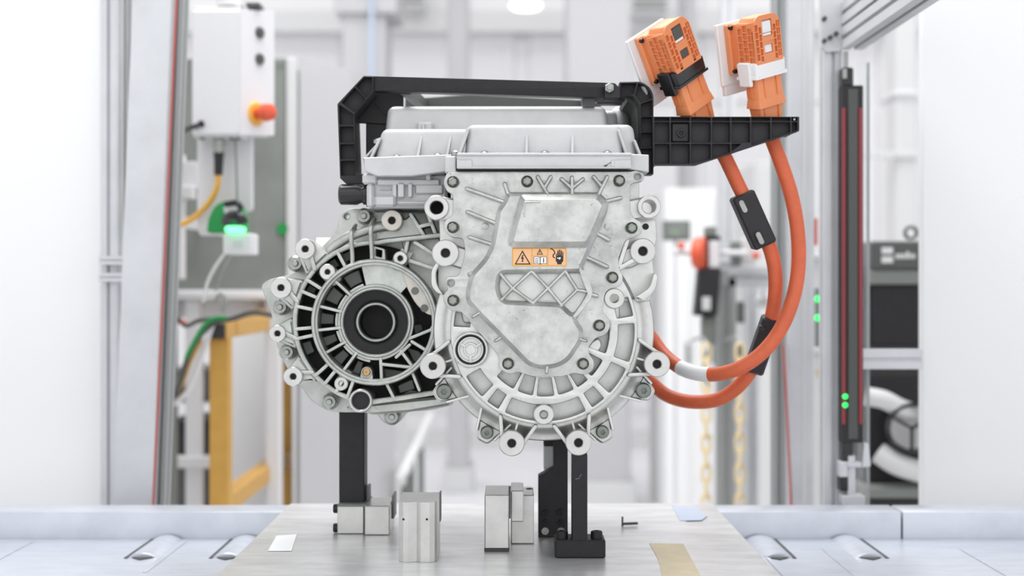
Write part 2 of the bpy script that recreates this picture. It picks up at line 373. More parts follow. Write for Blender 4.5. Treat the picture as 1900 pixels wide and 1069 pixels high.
for x, y, r, hl in bosses + [(826.5, 469.5, 25, 8.5), (1193, 466, 24, 8.5)]: part('bore_shadow', lathe(x, y, .011, [(0, 0), (hl*.98, 0)], 16), M['cavity'], housing)
# freeze plug
pl = [lathe(873, 649, .006, [(0, .004), (9, .004), (10, .002), (13, .002), (14, .006), (20, .006), (21, .002), (24, .002), (25, .008), (30, .008)], 40)]
pl.append(ring_mesh(873, 649, -.001, 28, 33, .03, 40))
for a in (0, 120, 240): pl.append(rib2(pol((873, 649), 12, a - 90), pol((873, 649), 24, a - 90), 4, .007, .016, .0005))
part('core_plug', join(pl), M['cast'], housing, 'round ringed grey core plug')
part('plug_seal', ring_mesh(873, 649, .002, 25, 28.5, .02, 36), M['rubber'], housing)

# ---- front cover
cv = [plate([cover_out, circ((1184, 327), 5.5, 16), circ((836, 525), 5, 16)], 0, .012, .0014, 1)]
step1 = rnd([(940, 356, 8), (1112, 356, 6), (1131, 374, 12), (1128, 392, 6), (1108, 440, 6), (1082, 497, 5), (1101, 548, 6), (1070, 592, 3), (1083, 612, 8), (1081, 634, 10), (1056, 671, 14), (1034, 683, 10), (1003, 686, 8), (980, 680, 12), (928, 627, 8), (884, 582, 8), (864, 560, 10), (864, 540, 8), (872, 508, 12), (884, 495, 8), (899, 478, 10), (911, 452, 8), (922, 388, 8), (934, 372, 8)], 6)
recess = rnd([(930, 509, 10), (1079, 507, 8), (1092, 545, 8), (1064, 583, 8), (1042, 562, 10), (934, 557, 12), (926, 535, 10)], 8)
cv.append(plate([step1, recess], -.016, .006, .0068, 0))
step2 = rnd([(966, 360, 9), (1114, 360, 9), (1129, 380, 9), (1102, 444, 8), (1092, 459, 10), (950, 459, 12), (941, 450, 12)], 8)
cv.append(plate([step2], -.028, -.010, .0088, 0))
front = part('front_cover', join(cv), M['cover'], unit)
part('lattice_floor', plate([rnd([(926, 509), (1081, 506), (1095, 546), (1066, 587), (1040, 566), (1016, 556), (988, 561), (931, 560), (921, 537)], 5)], -.0012, .001), M['cast'], front, 'brighter floor behind the lattice')
def crib(a, b, wd=8.5, y0=-.0105, name='rib'):
    part(name, plate([stad(a, b, wd)], y0, .003, .0034, 2), M['cover'], front)
for a, b in [((866, 350), (934, 374)), ((867, 393), (922, 415)), ((871, 440), (911, 453)), ((936.5, 341), (944, 364)), ((1152, 367), (1122, 374)), ((1130, 445), (1106, 432)), ((1127, 495), (1086, 476))]: crib(a, b, 8)
crib((870, 509), (876, 507), 7)
for L in [[((998, 328), (1017, 362)), ((1022, 328), (1010, 349))], [((1061.5, 329), (1062, 361)), ((1042, 332), (1061, 349)), ((1082, 332), (1062, 349))], [((1102, 328), (1116, 345)), ((1127, 328), (1111, 361))]]:
    part('rib', join([plate([stad(a, b, 7.5)], -.0135, .003, .0034, 2) for a, b in L]), M['cover'], front)
for a, b in [((877, 588), (890, 580)), ((919, 633), (930, 626)), ((1014, 692), (1015.5, 680)), ((1088, 633), (1076, 629))]: crib(a, b, 6, -.0135)
crib((1097, 546), (1108, 549), 8, -.0135)
lat = [((928, 508), (951, 535)), ((951, 535), (990, 563)), ((986, 503), (951, 535)), ((951, 535), (927, 560)), ((986, 503), (1017, 535)), ((1017, 535), (1043, 567)), ((1049, 503), (1017, 535)), ((1017, 535), (989, 562)), ((1049, 503), (1071, 538)), ((1071, 538), (1041, 567)), ((1077, 498), (1094, 542)), ((1071, 538), (1094, 542)), ((1094, 542), (1066, 591))]
part('lattice_ribs', join([plate([stad(a, b, 6.5)], -.0145 + random.uniform(-.0003, .0003), .003, .0026, 2) for a, b in lat]), M['cover'], front)
part('embossed_mark', join([plate([stad((973, 375), (1001, 375), 3)], -.0303, -.027, .0008), plate([stad((973, 375), (973, 401), 3)], -.0303, -.027, .0008)]), M['cover'], front)
part('ejector_mark', lathe(1127, 421, -.0012, [(0, 0), (3, 0), (7, .0012)], 16), M['cover'], front)
part('ejector_mark', lathe(900, 420, -.0008, [(0, 0), (6, 0), (8, .001)], 16), M['cover'], front)
hb = [(840.3, 337.7), (978, 336.8), (1149, 335.5), (840.3, 422), (1172, 423), (1136.5, 515), (840.8, 557.5), (1112, 604), (942.5, 675), (1082, 675)]
for x, y in hb:
    part('hex_bolt', hexbolt_me, M['bolt'], front, at=P(x, y, -.0012))
for x, y in [(1184, 327), (836, 525)]:
    part('ring_dowel', ring_mesh(x, y, -.001, 5, 8, .004, 18, .0005), M['bolt'], front)
part('locating_tab', plate([rnd([(1098, 634), (1112, 626), (1118, 640), (1112, 652), (1098, 655), (1090, 645)], 8)], .012, .03, .002), M['cast'], housing)
# warning label: border, three orange fields, black and white print
YL = -.0164
def lp(loops, k, bev=0): return plate(loops, YL - .0002*k, YL - .0002*k + .0003, bev)
rect = lambda a, b, c, d, r=2: rnd([(a, b), (c, b), (c, d), (a, d)], r)
pr = [(lp([rect(950, 459.5, 1051.5, 494.5, 3)], 0), 0)]
pr += [(lp([rect(952.3, 462, 986, 492)], 1), 1), (lp([rect(988, 462, 1015.5, 473.4)], 1), 1), (lp([rect(988, 474.4, 1015.5, 492)], 1), 1), (lp([rect(1017.5, 462, 1049.5, 492)], 1), 1)]
pr.append((lp([[(969.3, 464.5), (985, 491), (954.8, 491)], [(969.2, 468.4), (958, 489), (981.6, 489)]], 2), 2))
pr.append((lp([[(969.6, 472.5), (966.5, 480.2), (969.2, 480.6), (968.4, 484), (967.2, 483.6), (969.6, 487), (971.4, 484.4), (970.2, 484.2), (972.2, 478.4), (969.8, 478), (971.6, 473.2)]], 2), 2))
pr.append((lp([[(1001.7, 461.6), (1007.6, 472.6), (995.8, 472.6)], [(1001.7, 464.4), (998, 471.4), (1005.4, 471.4)]], 2), 2))
pr.append((lp([stad((1001.7, 466), (1001.7, 469), 1.2, 3)], 2), 2)); pr.append((lp([circ((1001.7, 470.4), .6, 8)], 2), 2))
pr.append((lp([[(990, 476.8), (995, 475.6), (1001.8, 477), (1008, 475.4), (1014.6, 476.6), (1014.6, 490), (1008, 489), (1002.4, 490.8), (996, 489), (990, 490)]], 2), 2))
pr.append((lp([[(991, 477.4), (995.4, 476.6), (1001.4, 478), (1001.4, 489.4), (996, 488.2), (991, 489)]], 3), 3)); pr.append((lp([[(1003, 478), (1008.2, 476.4), (1013.7, 477.4), (1013.7, 489), (1008, 488.2), (1003, 489.4)]], 3), 3))
for yy in (479.8, 483, 486): pr.append((lp([rnd([(992.4, yy), (996, yy - .6), (999.6, yy), (999.6, yy + 1), (996, yy + .4), (992.4, yy + 1)], .2)], 4), 2))
pr.append((lp([stad((1008.6, 480.6), (1008.6, 486.4), 1.8, 3)], 4), 2)); pr.append((lp([circ((1008.6, 478.7), 1, 10)], 4), 2))
hand = [(1031.6, 470.6), (1033, 470.4), (1033.4, 475.4), (1034, 475.4), (1034.2, 465.2), (1036.4, 465), (1036.7, 474), (1037.2, 474), (1037.4, 463.4), (1039.6, 463.3), (1039.9, 474), (1040.4, 474), (1040.8, 465), (1042.8, 465.2), (1042.8, 475), (1043.4, 475), (1043.8, 467.4), (1045.4, 467.8), (1045, 485), (1042.2, 487.6), (1042, 490.6), (1034, 490.6), (1033.8, 487.6), (1031.2, 484)]
pr.append((lp([hand], 2), 2))
pr.append((lp([[(1034, 477.6), (1037, 478.8), (1037.4, 477.4), (1041, 478), (1039.6, 480.4), (1038, 482.6), (1037.8, 480.6), (1034, 479.8)]], 3), 3))
sq = [(1021.6, 461.6), (1026, 463.2), (1028.8, 466.6), (1029.4, 470), (1026.4, 473.4), (1026.2, 476.6), (1029.2, 478.8)]
for a, b in zip(sq, sq[1:]): pr.append((lp([stad(a, b, 1.8, 3)], 2), 2))
lab = part('warning_label', joinm(pr, [M['labelyel'], M['labelor'], M['ink'], M['sticker']]), None, front, 'orange label with shock triangle, open manual and gloved hand pictograms')

# ---- inverter housing and lid on top
lowb = [box(P(838, 0, .02).x, P(1176, 0, .02).x, .012, .34, P(0, 322, .02).z, P(0, 313, .02).z + .002, .001),
        pbox(680, 830, 322, 386, .085, .24, .004), pbox(672, 700, 322, 342, .078, .2, .003)]
lowb += [pbox(700, 816, 332, 344, .078, .02, .002), pbox(694, 734, 361, 384, .074, .03, .004), pbox(728, 736, 341, 366, .078, .02, .001), pbox(738, 750, 340, 366, .074, .02, .0015), pbox(757, 765, 340, 366, .074, .02, .0015),
         pbox(770, 822, 342, 360, .08, .02, .002), pbox(735, 830, 372, 380, .074, .03, .004), pbox(704, 726, 341, 344, .08, .01, .0008), pbox(704, 726, 350, 352.5, .08, .01, .0008), pbox(680, 694, 340, 386, .074, .03, .004), pbox(790, 800, 322, 334, .07, .02, .002)]
lower = part('inverter_housing', join(lowb), M['lid'], unit)
part('rim_shadow_strip', box(P(846, 0, 0).x, P(1174, 0, 0).x, .002, .3, P(0, 318.5, 0).z, P(0, 311.5, 0).z), M['rubber'], lower, 'dark line painted for the shadow under the rim')  # black strip paints the shadow below the overhanging lid rim
YR, YL2 = -.012, .055
lid = []
zr0, zr1 = P(0, 312.5, YR).z, P(0, 285, YR).z
lid.append(box(P(847.5, 0, YR).x, P(1171, 0, YR).x, YR, .36, zr0, zr1, .0015))
lid.append(plate([rnd([(1165, 285), (1204, 287), (1204, 320), (1165, 314)], 2)], .0, .105, .0015))
lid.append(plate([rnd([(673, 292, 1), (850, 286, 0), (850, 316, 0), (820, 320, 2), (762, 327, 2), (700, 327, 4), (676, 317, 3)], 2)], YL2, .40, .0015))
lid.append(plate([rnd([(826, 290), (846, 289), (846, 320), (826, 321)], 2)], .0, .2, .0015))
for q in [(847.5, 876), (1140, 1171)]: lid.append(pbox(q[0], q[1], 296.5, 310, YR - .0025, .01, .0008))
lid.append(pbox(847.5, 1172, 283.5, 289, YR - .003, .01, .0012)); lid.append(pbox(847.5, 1172, 308.5, 312.5, YR - .0025, .01, .0008))
zt = lambda y, Y: P(0, y, Y).z
lid.append(frustum(P(862, 0, .0).x, P(1158, 0, .0).x, .004, .22, zr1 - .002, zt(231, .01), .004, .003, .009, 4))
lid.append(frustum(P(1120, 0, .04).x, P(1184, 0, .04).x, .04, .22, zr1 - .002, zt(232.5, .06), .007, .003, .010, 4))
lid.append(frustum(P(694, 0, YL2).x, P(900, 0, YL2).x, .07, .30, zt(293, .07), zt(239, .08), .010, .003, .010, 4))
lid.append(frustum(P(712, 0, .14).x, P(1132, 0, .14).x, .14, .46, zt(262, .14), zt(195.5, .14), .006, .003, .011, 4))
lid.append(frustum(P(1110, 0, .2).x, P(1148, 0, .2).x, .18, .44, zt(262, .18), zt(203, .18), .004, .008, .008, 3))
lid.append(frustum(P(1130, 0, .26).x, P(1176, 0, .26).x, .26, .46, zt(262, .26), zt(195, .27), .004, .008, .016, 4))
lidp = part('inverter_lid', join(lid), M['lid'], unit)
def gus(x, yb, yt, Yb, wx=.0022, dx=0., dep=.02):  # triangular stiffening rib: foot on the rim, top on the box wall
    a = P(x, yb, Yb); t = P(x + dx, yt, Yb + .014); b = Vector((t.x, Yb + dep + .012, a.z))
    a2 = Vector((a.x, Yb, a.z - .002))
    me = join([prism([a2 + Vector((-wx*1.3, 0, 0)), t + Vector((-wx, 0, 0)), b + Vector((-wx, 0, 0))], (2*wx, 0, 0))])
    part('lid_rib', me, M['lid'], lidp)
for x, dx in [(977.6, 0), (1062.6, 0)]: gus(x, 285, 243, -.006, .0019, dx)
for x, dx in [(775, 7), (829, 7)]: gus(x, 291, 252, .058, .0019, dx)
for a, b, w_, Y in [((852, 287), (868, 240), 8, -.002), ((1163, 286), (1149, 243), 7, -.002), ((1189, 290), (1178, 262), 7, .03), ((688, 293), (704, 258), 7, .066), ((676, 294), (700, 268), 6, .09)]:
    part('corner_rib', plate([stad(a, b, w_*.8)], Y, Y + .02, .002, 1), M['lid'], lidp)
for x, y, Y in [(899, 285, .0), (1011, 284.5, .0), (1127, 284.5, .0), (736, 292, .064), (812, 289, .064), (845, 284, .03), (700, 262, .1)]:
    s = S(Y); p = P(x, y, Y)
    me = lathe_raw([(0, -.0045), (.0035, -.004), (.0065, -.0012), (.0065, .004)], 16); me.transform(Matrix.Rotation(PI/2, 4, 'X') @ Matrix.Rotation(PI, 4, 'X')); me.transform(Matrix.Translation(p))
    part('lid_screw', me, M['steel'], lidp)
part('lid_plug', join([pbox(773, 803, 226, 243, .128, .02, .003), pbox(783, 788, 229, 243, .122, .02, .001)]), M['lid'], lidp)
part('scratch_mark', join([plate([stad((1122, 308), (1126, 306.5), 2)], YR - .0033, YR - .002), plate([stad((1127, 305), (1136, 300), .9)], YR - .0006, YR + .001)]), M['ink'], lidp, 'small dark scuff')
part('recess_step', join([pbox(1134, 1141, 297, 309, YR - .0015, .006, .0006)]), M['lid'], lidp)
# black breather plug on the left
cp = P(684, 361, .1); r_ = S(.1)
me = lathe_raw([(0, -.046), (15*r_, -.046), (19*r_, -.043), (19.5*r_, -.018), (16*r_, -.012), (16*r_, -.009), (19*r_, -.008), (19*r_, -.004), (23*r_, -.003), (23*r_, .004), (15*r_, .006)], 28)
me.transform(Matrix.Rotation(-PI/2, 4, 'Z')); me.transform(Matrix.Translation(cp)); part('breather_plug', me, M['blackside'], unit, 'black ribbed plug')

# ---- gearbox housing on the left
C1 = (695, 598); YG = .105
g = []
back = rnd([(483, 530, 10), (497, 519, 8), (545, 508), (585, 470), (622, 432), (632, 396, 12), (650, 386, 10), (700, 386), (842, 392), (842, 752), (800, 762), (757, 764, 8), (742, 784, 10), (727, 791, 10), (711, 784, 10), (698, 766, 8), (640, 766), (610, 764), (578, 745), (560, 720), (530, 680), (513, 640), (504, 585)], 9)
g.append(plate([back, circ((644, 402), 5, 12)], YG + .075, YG + .11, .003, 1))
# deep floor seen through the windows
fl = arc(C1, 143, 62, 298, 40) + [(850, 740), (850, 440)]
# outer rim: from the top tangent round the left side to the bottom tangent
rim_pts = [(818, 437), (760, 443), (715, 448)] + arc(C1, 147.5, 88, 262, 48) + [(690, 745), (750, 737), (812, 727)]
rim = [P(x, y, YG + .012) for x, y in rim_pts]
g.append(tube(rim, 4.6*S(YG), 10, 1))
inner_pts = [(818, 437), (760, 443), (715, 448)] + arc(C1, 147.5, 88, 262, 48) + [(690, 745), (750, 737), (812, 727), (812, 733), (750, 743), (690, 751)] + arc(C1, 152, 262, 88, 48) + [(715, 443), (760, 438), (818, 432)]
g.append(plate([inner_pts], YG + .008, YG + .08, .001))
g.append(ring_mesh(C1[0], C1[1], YG - .002, 110.5, 118, .06, 96, .002))
g.append(ring_mesh(C1[0], C1[1], YG + .003, 106, 112, .05, 96, .001))
B0 = (697, 598)
g.append(ring_mesh(B0[0], B0[1], YG + .004, 60, 66, .05, 64, .0016)); g.append(ring_mesh(B0[0], B0[1], YG + .010, 65, 71, .05, 64, .001))
g.append(plate([seg(C1, 68, 110, 48, 103, 14)], YG + .014, YG + .05))
for a in (133, 163, 189, 213, 238): g.append(rib2(pol(B0, 66, a), pol(C1, 112, a + (1 if a < 180 else -1)), 5.5, YG + .006, YG + .05, .001))
for a, b in [((706, 664), (708, 712)), ((708, 676), (764, 682)), ((744, 652), (768, 684)), ((764, 634), (800, 656)), ((755, 630), (800, 612)), ((735, 663), (760, 640)), ((766, 694), (778, 724)), ((717, 712), (732, 742)), ((800, 612), (806, 600))]: g.append(rib2(a, b, 6, YG + .008, YG + .05, .001))
# raised arc steps inside the bowl
for a0, a1 in [(108, 130), (137, 160), (167, 186), (193, 210), (217, 235), (242, 262)]: g.append(plate([seg(B0, 70, 75, a0, a1, 5)], YG + .016, YG + .05))
# spokes from the ring to the outer rim
for a in (118, 148, 157, 168.5, 185, 192, 222, 231, 241, 250): g.append(rib2(pol(C1, 116, a), pol(C1, 147, a), 6.5, YG + .006, YG + .06, .001))
g.append(plate([seg(C1, 116, 146, 61, 70, 4)], YG + .03, YG + .05))
# loops over the top tube
for x, ya, yb in [(653, 420, 488), (689, 410, 484)]: g.append(tube([P(x + 6, ya - 2, YG + .03), P(x, ya + 8, YG - .002), P(x - 1, ya + 25, YG - .004), P(x + 1, yb - 14, YG + .002), P(x + 1, yb, YG + .004)], 4.2*S(YG), 10, 4))
g.append(tube([P(596, 486, YG + .03), P(612, 464, YG + .025), P(640, 443, YG + .02), P(670, 430, YG + .02), P(708, 420, YG + .022), P(740, 418, YG + .03)], 10*S(YG), 12, 4))
g.append(plate([rnd([(692, 456, 2), (714, 462, 3), (716, 483, 3), (692, 480)], 3), rnd([(697, 462), (709, 465), (708, 478), (697, 475)], 2)], YG + .008, YG + .05, .001))
# struts of the upper right, behind the bosses
for a, b in [((762, 398), (786, 436)), ((770, 450), (812, 476)), ((760, 484), (816, 502)), ((757, 445), (752, 470)), ((795, 400), (808, 434)), ((780, 420), (800, 415))]: g.append(rib2(a, b, 7, YG + .014, YG + .07, .001))
g.append(plate([rnd([(700, 425), (755, 405), (762, 396), (790, 436), (700, 446)], 4)], YG + .03, YG + .08, .002))
g.append(plate([rnd([(745, 448), (815, 442), (815, 600), (800, 570), (760, 500)], 4)], YG + .05, YG + .09, .001))
g.append(plate([rnd([(640, 755), (760, 742), (830, 735), (835, 752), (760, 765), (690, 770)], 6)], YG + .03, YG + .09, .004))
# lugs joining the outer bosses to the rim
gb = [(566, 462, 19, 6.2, 2), (521, 534, 20, 6.2, 2), (514.5, 619, 16, 5.4, 1.5), (543.6, 699, 18, 5.8, 1.6), (727, 409, 19.5, 7, 0)]
for x, y, r, hl, k in gb[:4]:
    a = math.degrees(math.atan2(C1[1] - y, x - C1[0])); d = math.hypot(x - C1[0], y - C1[1])
    g.append(plate([rnd([pol(C1, 151, a + 13), pol((x, y), r*.98, a + 88), pol((x, y), r*1.05, a + 30), pol((x, y), r*1.05, a - 30), pol((x, y), r*.98, a - 88), pol(C1, 151, a - 11)], 8)], YG + .013, YG + .085, .006, 1))
    g.append(plate([stad(pol((x, y), r*.9, a + 175), pol(C1, 149, a + 5), 9)], YG + .006, YG + .05, .003, 1))
for x, y, r, hl in [(607.5, 504.7, 16, 5), (742.6, 479.4, 14, 5), (633, 712, 13.5, 4.5)]:
    a = math.degrees(math.atan2(C1[1] - y, x - C1[0])); g.append(plate([stad((x, y), pol(C1, 114, a), 2*r*.95)], YG + .013, YG + .06, .003))
rv = [(548, 489), (519.5, 570), (532, 653.5), (611, 746), (727, 774), (675, 401)]
for x, y in rv: g.append(plate([circ((x, y), 15.5, 20)], YG + .05, YG + .1, .003))
gear = part('gearbox_housing', join(g), M['gear'], unit)
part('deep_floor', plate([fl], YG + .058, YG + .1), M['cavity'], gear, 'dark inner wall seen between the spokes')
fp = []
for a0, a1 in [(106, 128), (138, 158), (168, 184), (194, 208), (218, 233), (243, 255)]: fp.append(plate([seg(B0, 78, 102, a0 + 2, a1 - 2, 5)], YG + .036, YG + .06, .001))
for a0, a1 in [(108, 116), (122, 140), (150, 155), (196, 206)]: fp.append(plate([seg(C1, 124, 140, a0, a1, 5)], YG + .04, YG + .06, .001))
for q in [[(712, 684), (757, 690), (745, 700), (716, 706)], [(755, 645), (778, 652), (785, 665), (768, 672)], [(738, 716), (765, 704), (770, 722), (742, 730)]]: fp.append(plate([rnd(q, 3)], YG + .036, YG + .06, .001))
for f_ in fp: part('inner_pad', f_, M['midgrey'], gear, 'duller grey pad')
part('shaft_seal', lathe(B0[0], B0[1], YG + .008, [(0, .06), (31, .06), (32, .012), (36, .012), (37, .008), (44, .004), (52, .004), (60, .0), (60.5, .02)], 56), M['rubber'], gear, 'black rubber seal')
part('seal_ring', ring_mesh(B0[0], B0[1], YG + .008, 31.5, 37, .02, 56), M['steel'], gear)
part('bearing_plate', plate([rnd([(748, 501, 3), (768, 508, 8), (790, 528, 10), (806, 556, 10), (807, 586, 4), (793, 584, 6), (772, 566, 14), (755, 535, 14), (747, 510, 6)], 6)], YG + .012, YG + .04, .001), M['beige'], gear, 'pale machined plate')
for x, y in [(770, 540), (787.6, 572)]: part('plate_dot', lathe(x, y, YG + .0113, [(0, 0), (7.3, 0), (7.3, .002)], 20), M['midgrey'], gear)
for i, (x, y, r, hl, k) in enumerate(gb):
    part('mounting_boss', boss_mesh(x, y, YG + (.002 if i < 4 else .0), r, hl, .06), M['mach'] if i < 4 else M['beige'], gear, None if i < 4 else 'brass tinted boss')
    part('bore_shadow', lathe(x, y, YG + .0115, [(0, 0), (hl*.97, 0)], 14), M['cavity'], gear)
for x, y, r, hl in [(607.5, 504.7, 15, 5), (742.6, 479.4, 13.5, 5), (633, 712, 13, 4.5)]:
    part('small_boss', boss_mesh(x, y, YG + .004, r, hl, .03, 22), M['mach'], gear); part('bore_shadow', lathe(x, y, YG + .0115, [(0, 0), (hl*.97, 0)], 14), M['cavity'], gear)
for x, y in rv: part('flange_bolt', rivet_me, M['steel'], gear, at=P(x, y, YG + .044))
part('drain_collar', ring_mesh(669, 744, YG - .004, 16.5, 22, .08, 36, .0015), M['mach'], gear)
part('drain_bore_shadow', lathe(669, 744, YG + .003, [(0, 0), (17, 0)], 24), M['cavity'], gear)  # dark disc in the collar, the bore's shade put into its colour
part('brass_plug', join([lathe(680, 690, YG + .006, [(0, .003), (2.2, .003), (2.6, 0), (6, 0), (7, .003), (7, .03)], 18)]), M['brass'], gear)
part('plug_housing', join([ring_mesh(680, 691, YG + .008, 7, 10.5, .04, 22), plate([rnd([(669.5, 692), (690.5, 692), (692, 708), (668, 708)], 1)], YG + .01, YG + .05)]), M['gear'], gear)
part('square_pocket', plate([rnd([(768, 604), (781, 602), (784, 612), (771, 620)], 2)], YG + .0065, YG + .03), M['cavity'], gear)
# body behind both housings
part('rear_body', join([box(P(560, 0, .2).x, P(840, 0, .2).x, YG + .105, .42, P(0, 730, .2).z, P(0, 440, .2).z, .02), box(P(838, 0, .3).x, P(1180, 0, .3).x, .29, .42, P(0, 730, .3).z, P(0, 330, .3).z, .02)]), M['gear'], unit)
# ================================================================== CARRYING FRAME
YF = .115
frm = thing('carrying_frame', 'black ribbed plastic frame arching over the silver lid, its shelf carrying the two orange connectors', 'frame', (0.05, YF + .03, P(0, 342, YF).z))
outer = [(675, 140.5), (693, 141), (693, 169), (657, 213), (661, 321, 5), (682, 325), (682, 342), (643, 342), (631, 331), (626, 193)]
pk = [rnd(q, 1.5) for q in [[(676, 143.5), (690, 144), (690, 167), (680, 181), (660.5, 160)], [(658, 162.5), (678, 183.5), (657.5, 208), (634, 190)], [(629.5, 195), (655, 212), (655.4, 231.5), (630.5, 231.5)], [(630.5, 235), (655.6, 235), (656.6, 264.5), (631.6, 264.5)], [(631.6, 268), (656.8, 268), (657.8, 295.5), (632.6, 295.5)], [(632.6, 299), (658, 299), (658.6, 326), (633.6, 326)]]]
part('end_frame', plate([rnd(outer, 2)] + pk, YF, YF + .078, .0012), M['black'], frm)
part('frame_web', join([plate([rnd(outer, 2)], YF + .016, YF + .024), plate([rnd([(657, 213), (693, 168), (748, 168), (748, 232), (657, 227.5)], 2)], YF + .062, YF + .072, .001), plate([rnd([(679, 226), (722, 226), (722, 305), (679, 305)], 2)], YF + .066, YF + .09, .001), plate([stad((693, 186), (716, 212), 3)], YF + .059, YF + .066)]), M['black'], frm)
part('top_bar', plate([rnd([(692, 141), (1124, 153), (1150, 160), (1150, 180), (1112, 181), (747, 169.5), (692, 169)], 2)], YF + .004, YF + .03, .0015, 1), M['blacksteel'], frm, 'straight charcoal bar')
part('clamp_block', plate([rnd([(1123, 153, 6), (1142, 154, 6), (1146, 160), (1151, 160), (1151, 182), (1122, 182)], 3)], YF - .004, YF + .034, .0015, 1), M['black'], frm)
part('clamp_shim', join([pbox(1104, 1160, 182, 185, YF + .04, .03, .0005), pbox(1108, 1165, 189, 192, YF + .09, .03, .0005)]), M['black'], frm)
nut = part('nut', join([hexa(.0078, -.008, .002), lathe_raw([(0, -.010), (.0042, -.010), (.0048, -.0085), (.0048, -.006)], 14)]), M['steel'], frm, at=P(1130.5, 164, YF - .004))
o_arm = [(1150, 152, 0), (1181, 151.5, 0)] + [q + (0,) for q in arc((1181, 183), 31.5, 90, 0, 10)] + [(1212.6, 324, 2), (1187, 324, 2), (1187, 196, 8), (1175, 177, 8), (1150, 178, 0)]
ap = [[(1153, 155), (1181, 154.5), (1175, 174.5), (1153, 175.2)], [(1185, 155), (1198, 160), (1206, 170), (1209.6, 182), (1189.6, 189), (1179, 175.6)], [(1190, 193), (1209.8, 186), (1209.8, 214.5), (1190, 214.5)], [(1190, 217.5), (1209.8, 217.5), (1209.8, 243.5), (1190, 243.5)], [(1190, 246.5), (1209.8, 246.5), (1209.8, 273), (1190, 273)], [(1190, 276), (1209.8, 276), (1209.8, 321), (1190, 321)]]
part('arm', plate([rnd(o_arm, 2)] + [rnd(q, 1.5) for q in ap], YF, YF + .03, .0012), M['black'], frm)
part('arm_web', plate([rnd(o_arm, 2)], YF + .016, YF + .024), M['black'], frm)
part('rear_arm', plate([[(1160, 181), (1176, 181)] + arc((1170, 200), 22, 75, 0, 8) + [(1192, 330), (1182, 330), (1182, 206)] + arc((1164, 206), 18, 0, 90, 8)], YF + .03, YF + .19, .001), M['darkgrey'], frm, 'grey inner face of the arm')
part('rear_bar', join([plate([rnd([(752, 182), (775, 182), (868, 175), (1095, 186), (1115, 192), (1115, 212), (752, 206)], 2)], .42, .445, .0015), bar(P(752, 166, YF + .025), P(786, 196, .43), .016, .016), bar(P(1092, 186, YF + .02), P(1088, 190, .43), .02, .016)]), M['darkgrey'], frm, 'dark grey bar at the back of the frame')
YS = .105
so = [(1211, 216.5), (1483, 216.5), (1483, 243), (1292, 306), (1211, 306)]
vx = [1213, 1243.5, 1281, 1320, 1356, 1393, 1430.6, 1468, 1481]
def low(x): return 306 if x <= 1292 else 306 - (x - 1292)*63/191
cells = []
for a, b in zip(vx, vx[1:]):
    a += 1.8; b -= 1.8
    cells.append([(a, 218.5), (b, 218.5), (b, 224), (a, 224)])
    lo = min(low(b), 999)
    if lo - 3 > 269 + 3: cells += [[(a, 227), (b, 227), (b, 264), (a, 264)], [(a, 267.5), (b, 267.5), (b, low(b) - 3), (a, low(a) - 3)]]
    elif low(a) - 3 > 270: cells += [[(a, 227), (b, 227), (b, min(264, low(b) - 3)), (a, 264)], [(a, 267.5), (a + (b-a)*.5, 267.5), (a, low(a) - 4)]]
    else: cells.append([(a, 227), (b, 227), (b, low(b) - 3), (a, low(a) - 3)])
part('shelf', plate([rnd(so, 1.5)] + [rnd(q, 1) for q in cells if min(y for x, y in q) < max(y for x, y in q) - 2], YS, YS + .022, .0009), M['black'], frm)
part('shelf_web', join([plate([rnd(so, 1.5)], YS + .012, YS + .018), plate([rnd(so, 1.5)], YS + .085, YS + .093, .001)]), M['black'], frm)
for a, b, y in [(1215, 1222, 304), (1474, 1481, 243)]: part('shelf_end', box(P(a, 0, YS).x, P(b, 0, YS).x, YS + .015, YS + .09, P(0, y, YS).z, P(0, 218, YS).z, .001), M['black'], frm)
part('shelf_boss', join([pbox(1247, 1278, 229, 263, YS + .006, .01, .001), ring_mesh(1264, 247, YS + .003, 4, 8, .01, 18, .0005)]), M['black'], frm)
part('shelf_boss_hole', lathe(1264, 247, YS + .005, [(0, 0), (4, 0)], 12), M['rubber'], frm)
part('pivot_pin', lathe(1474, 221.5, YS - .001, [(0, 0), (2.2, 0), (2.2, .006)], 12), M['steel'], frm)

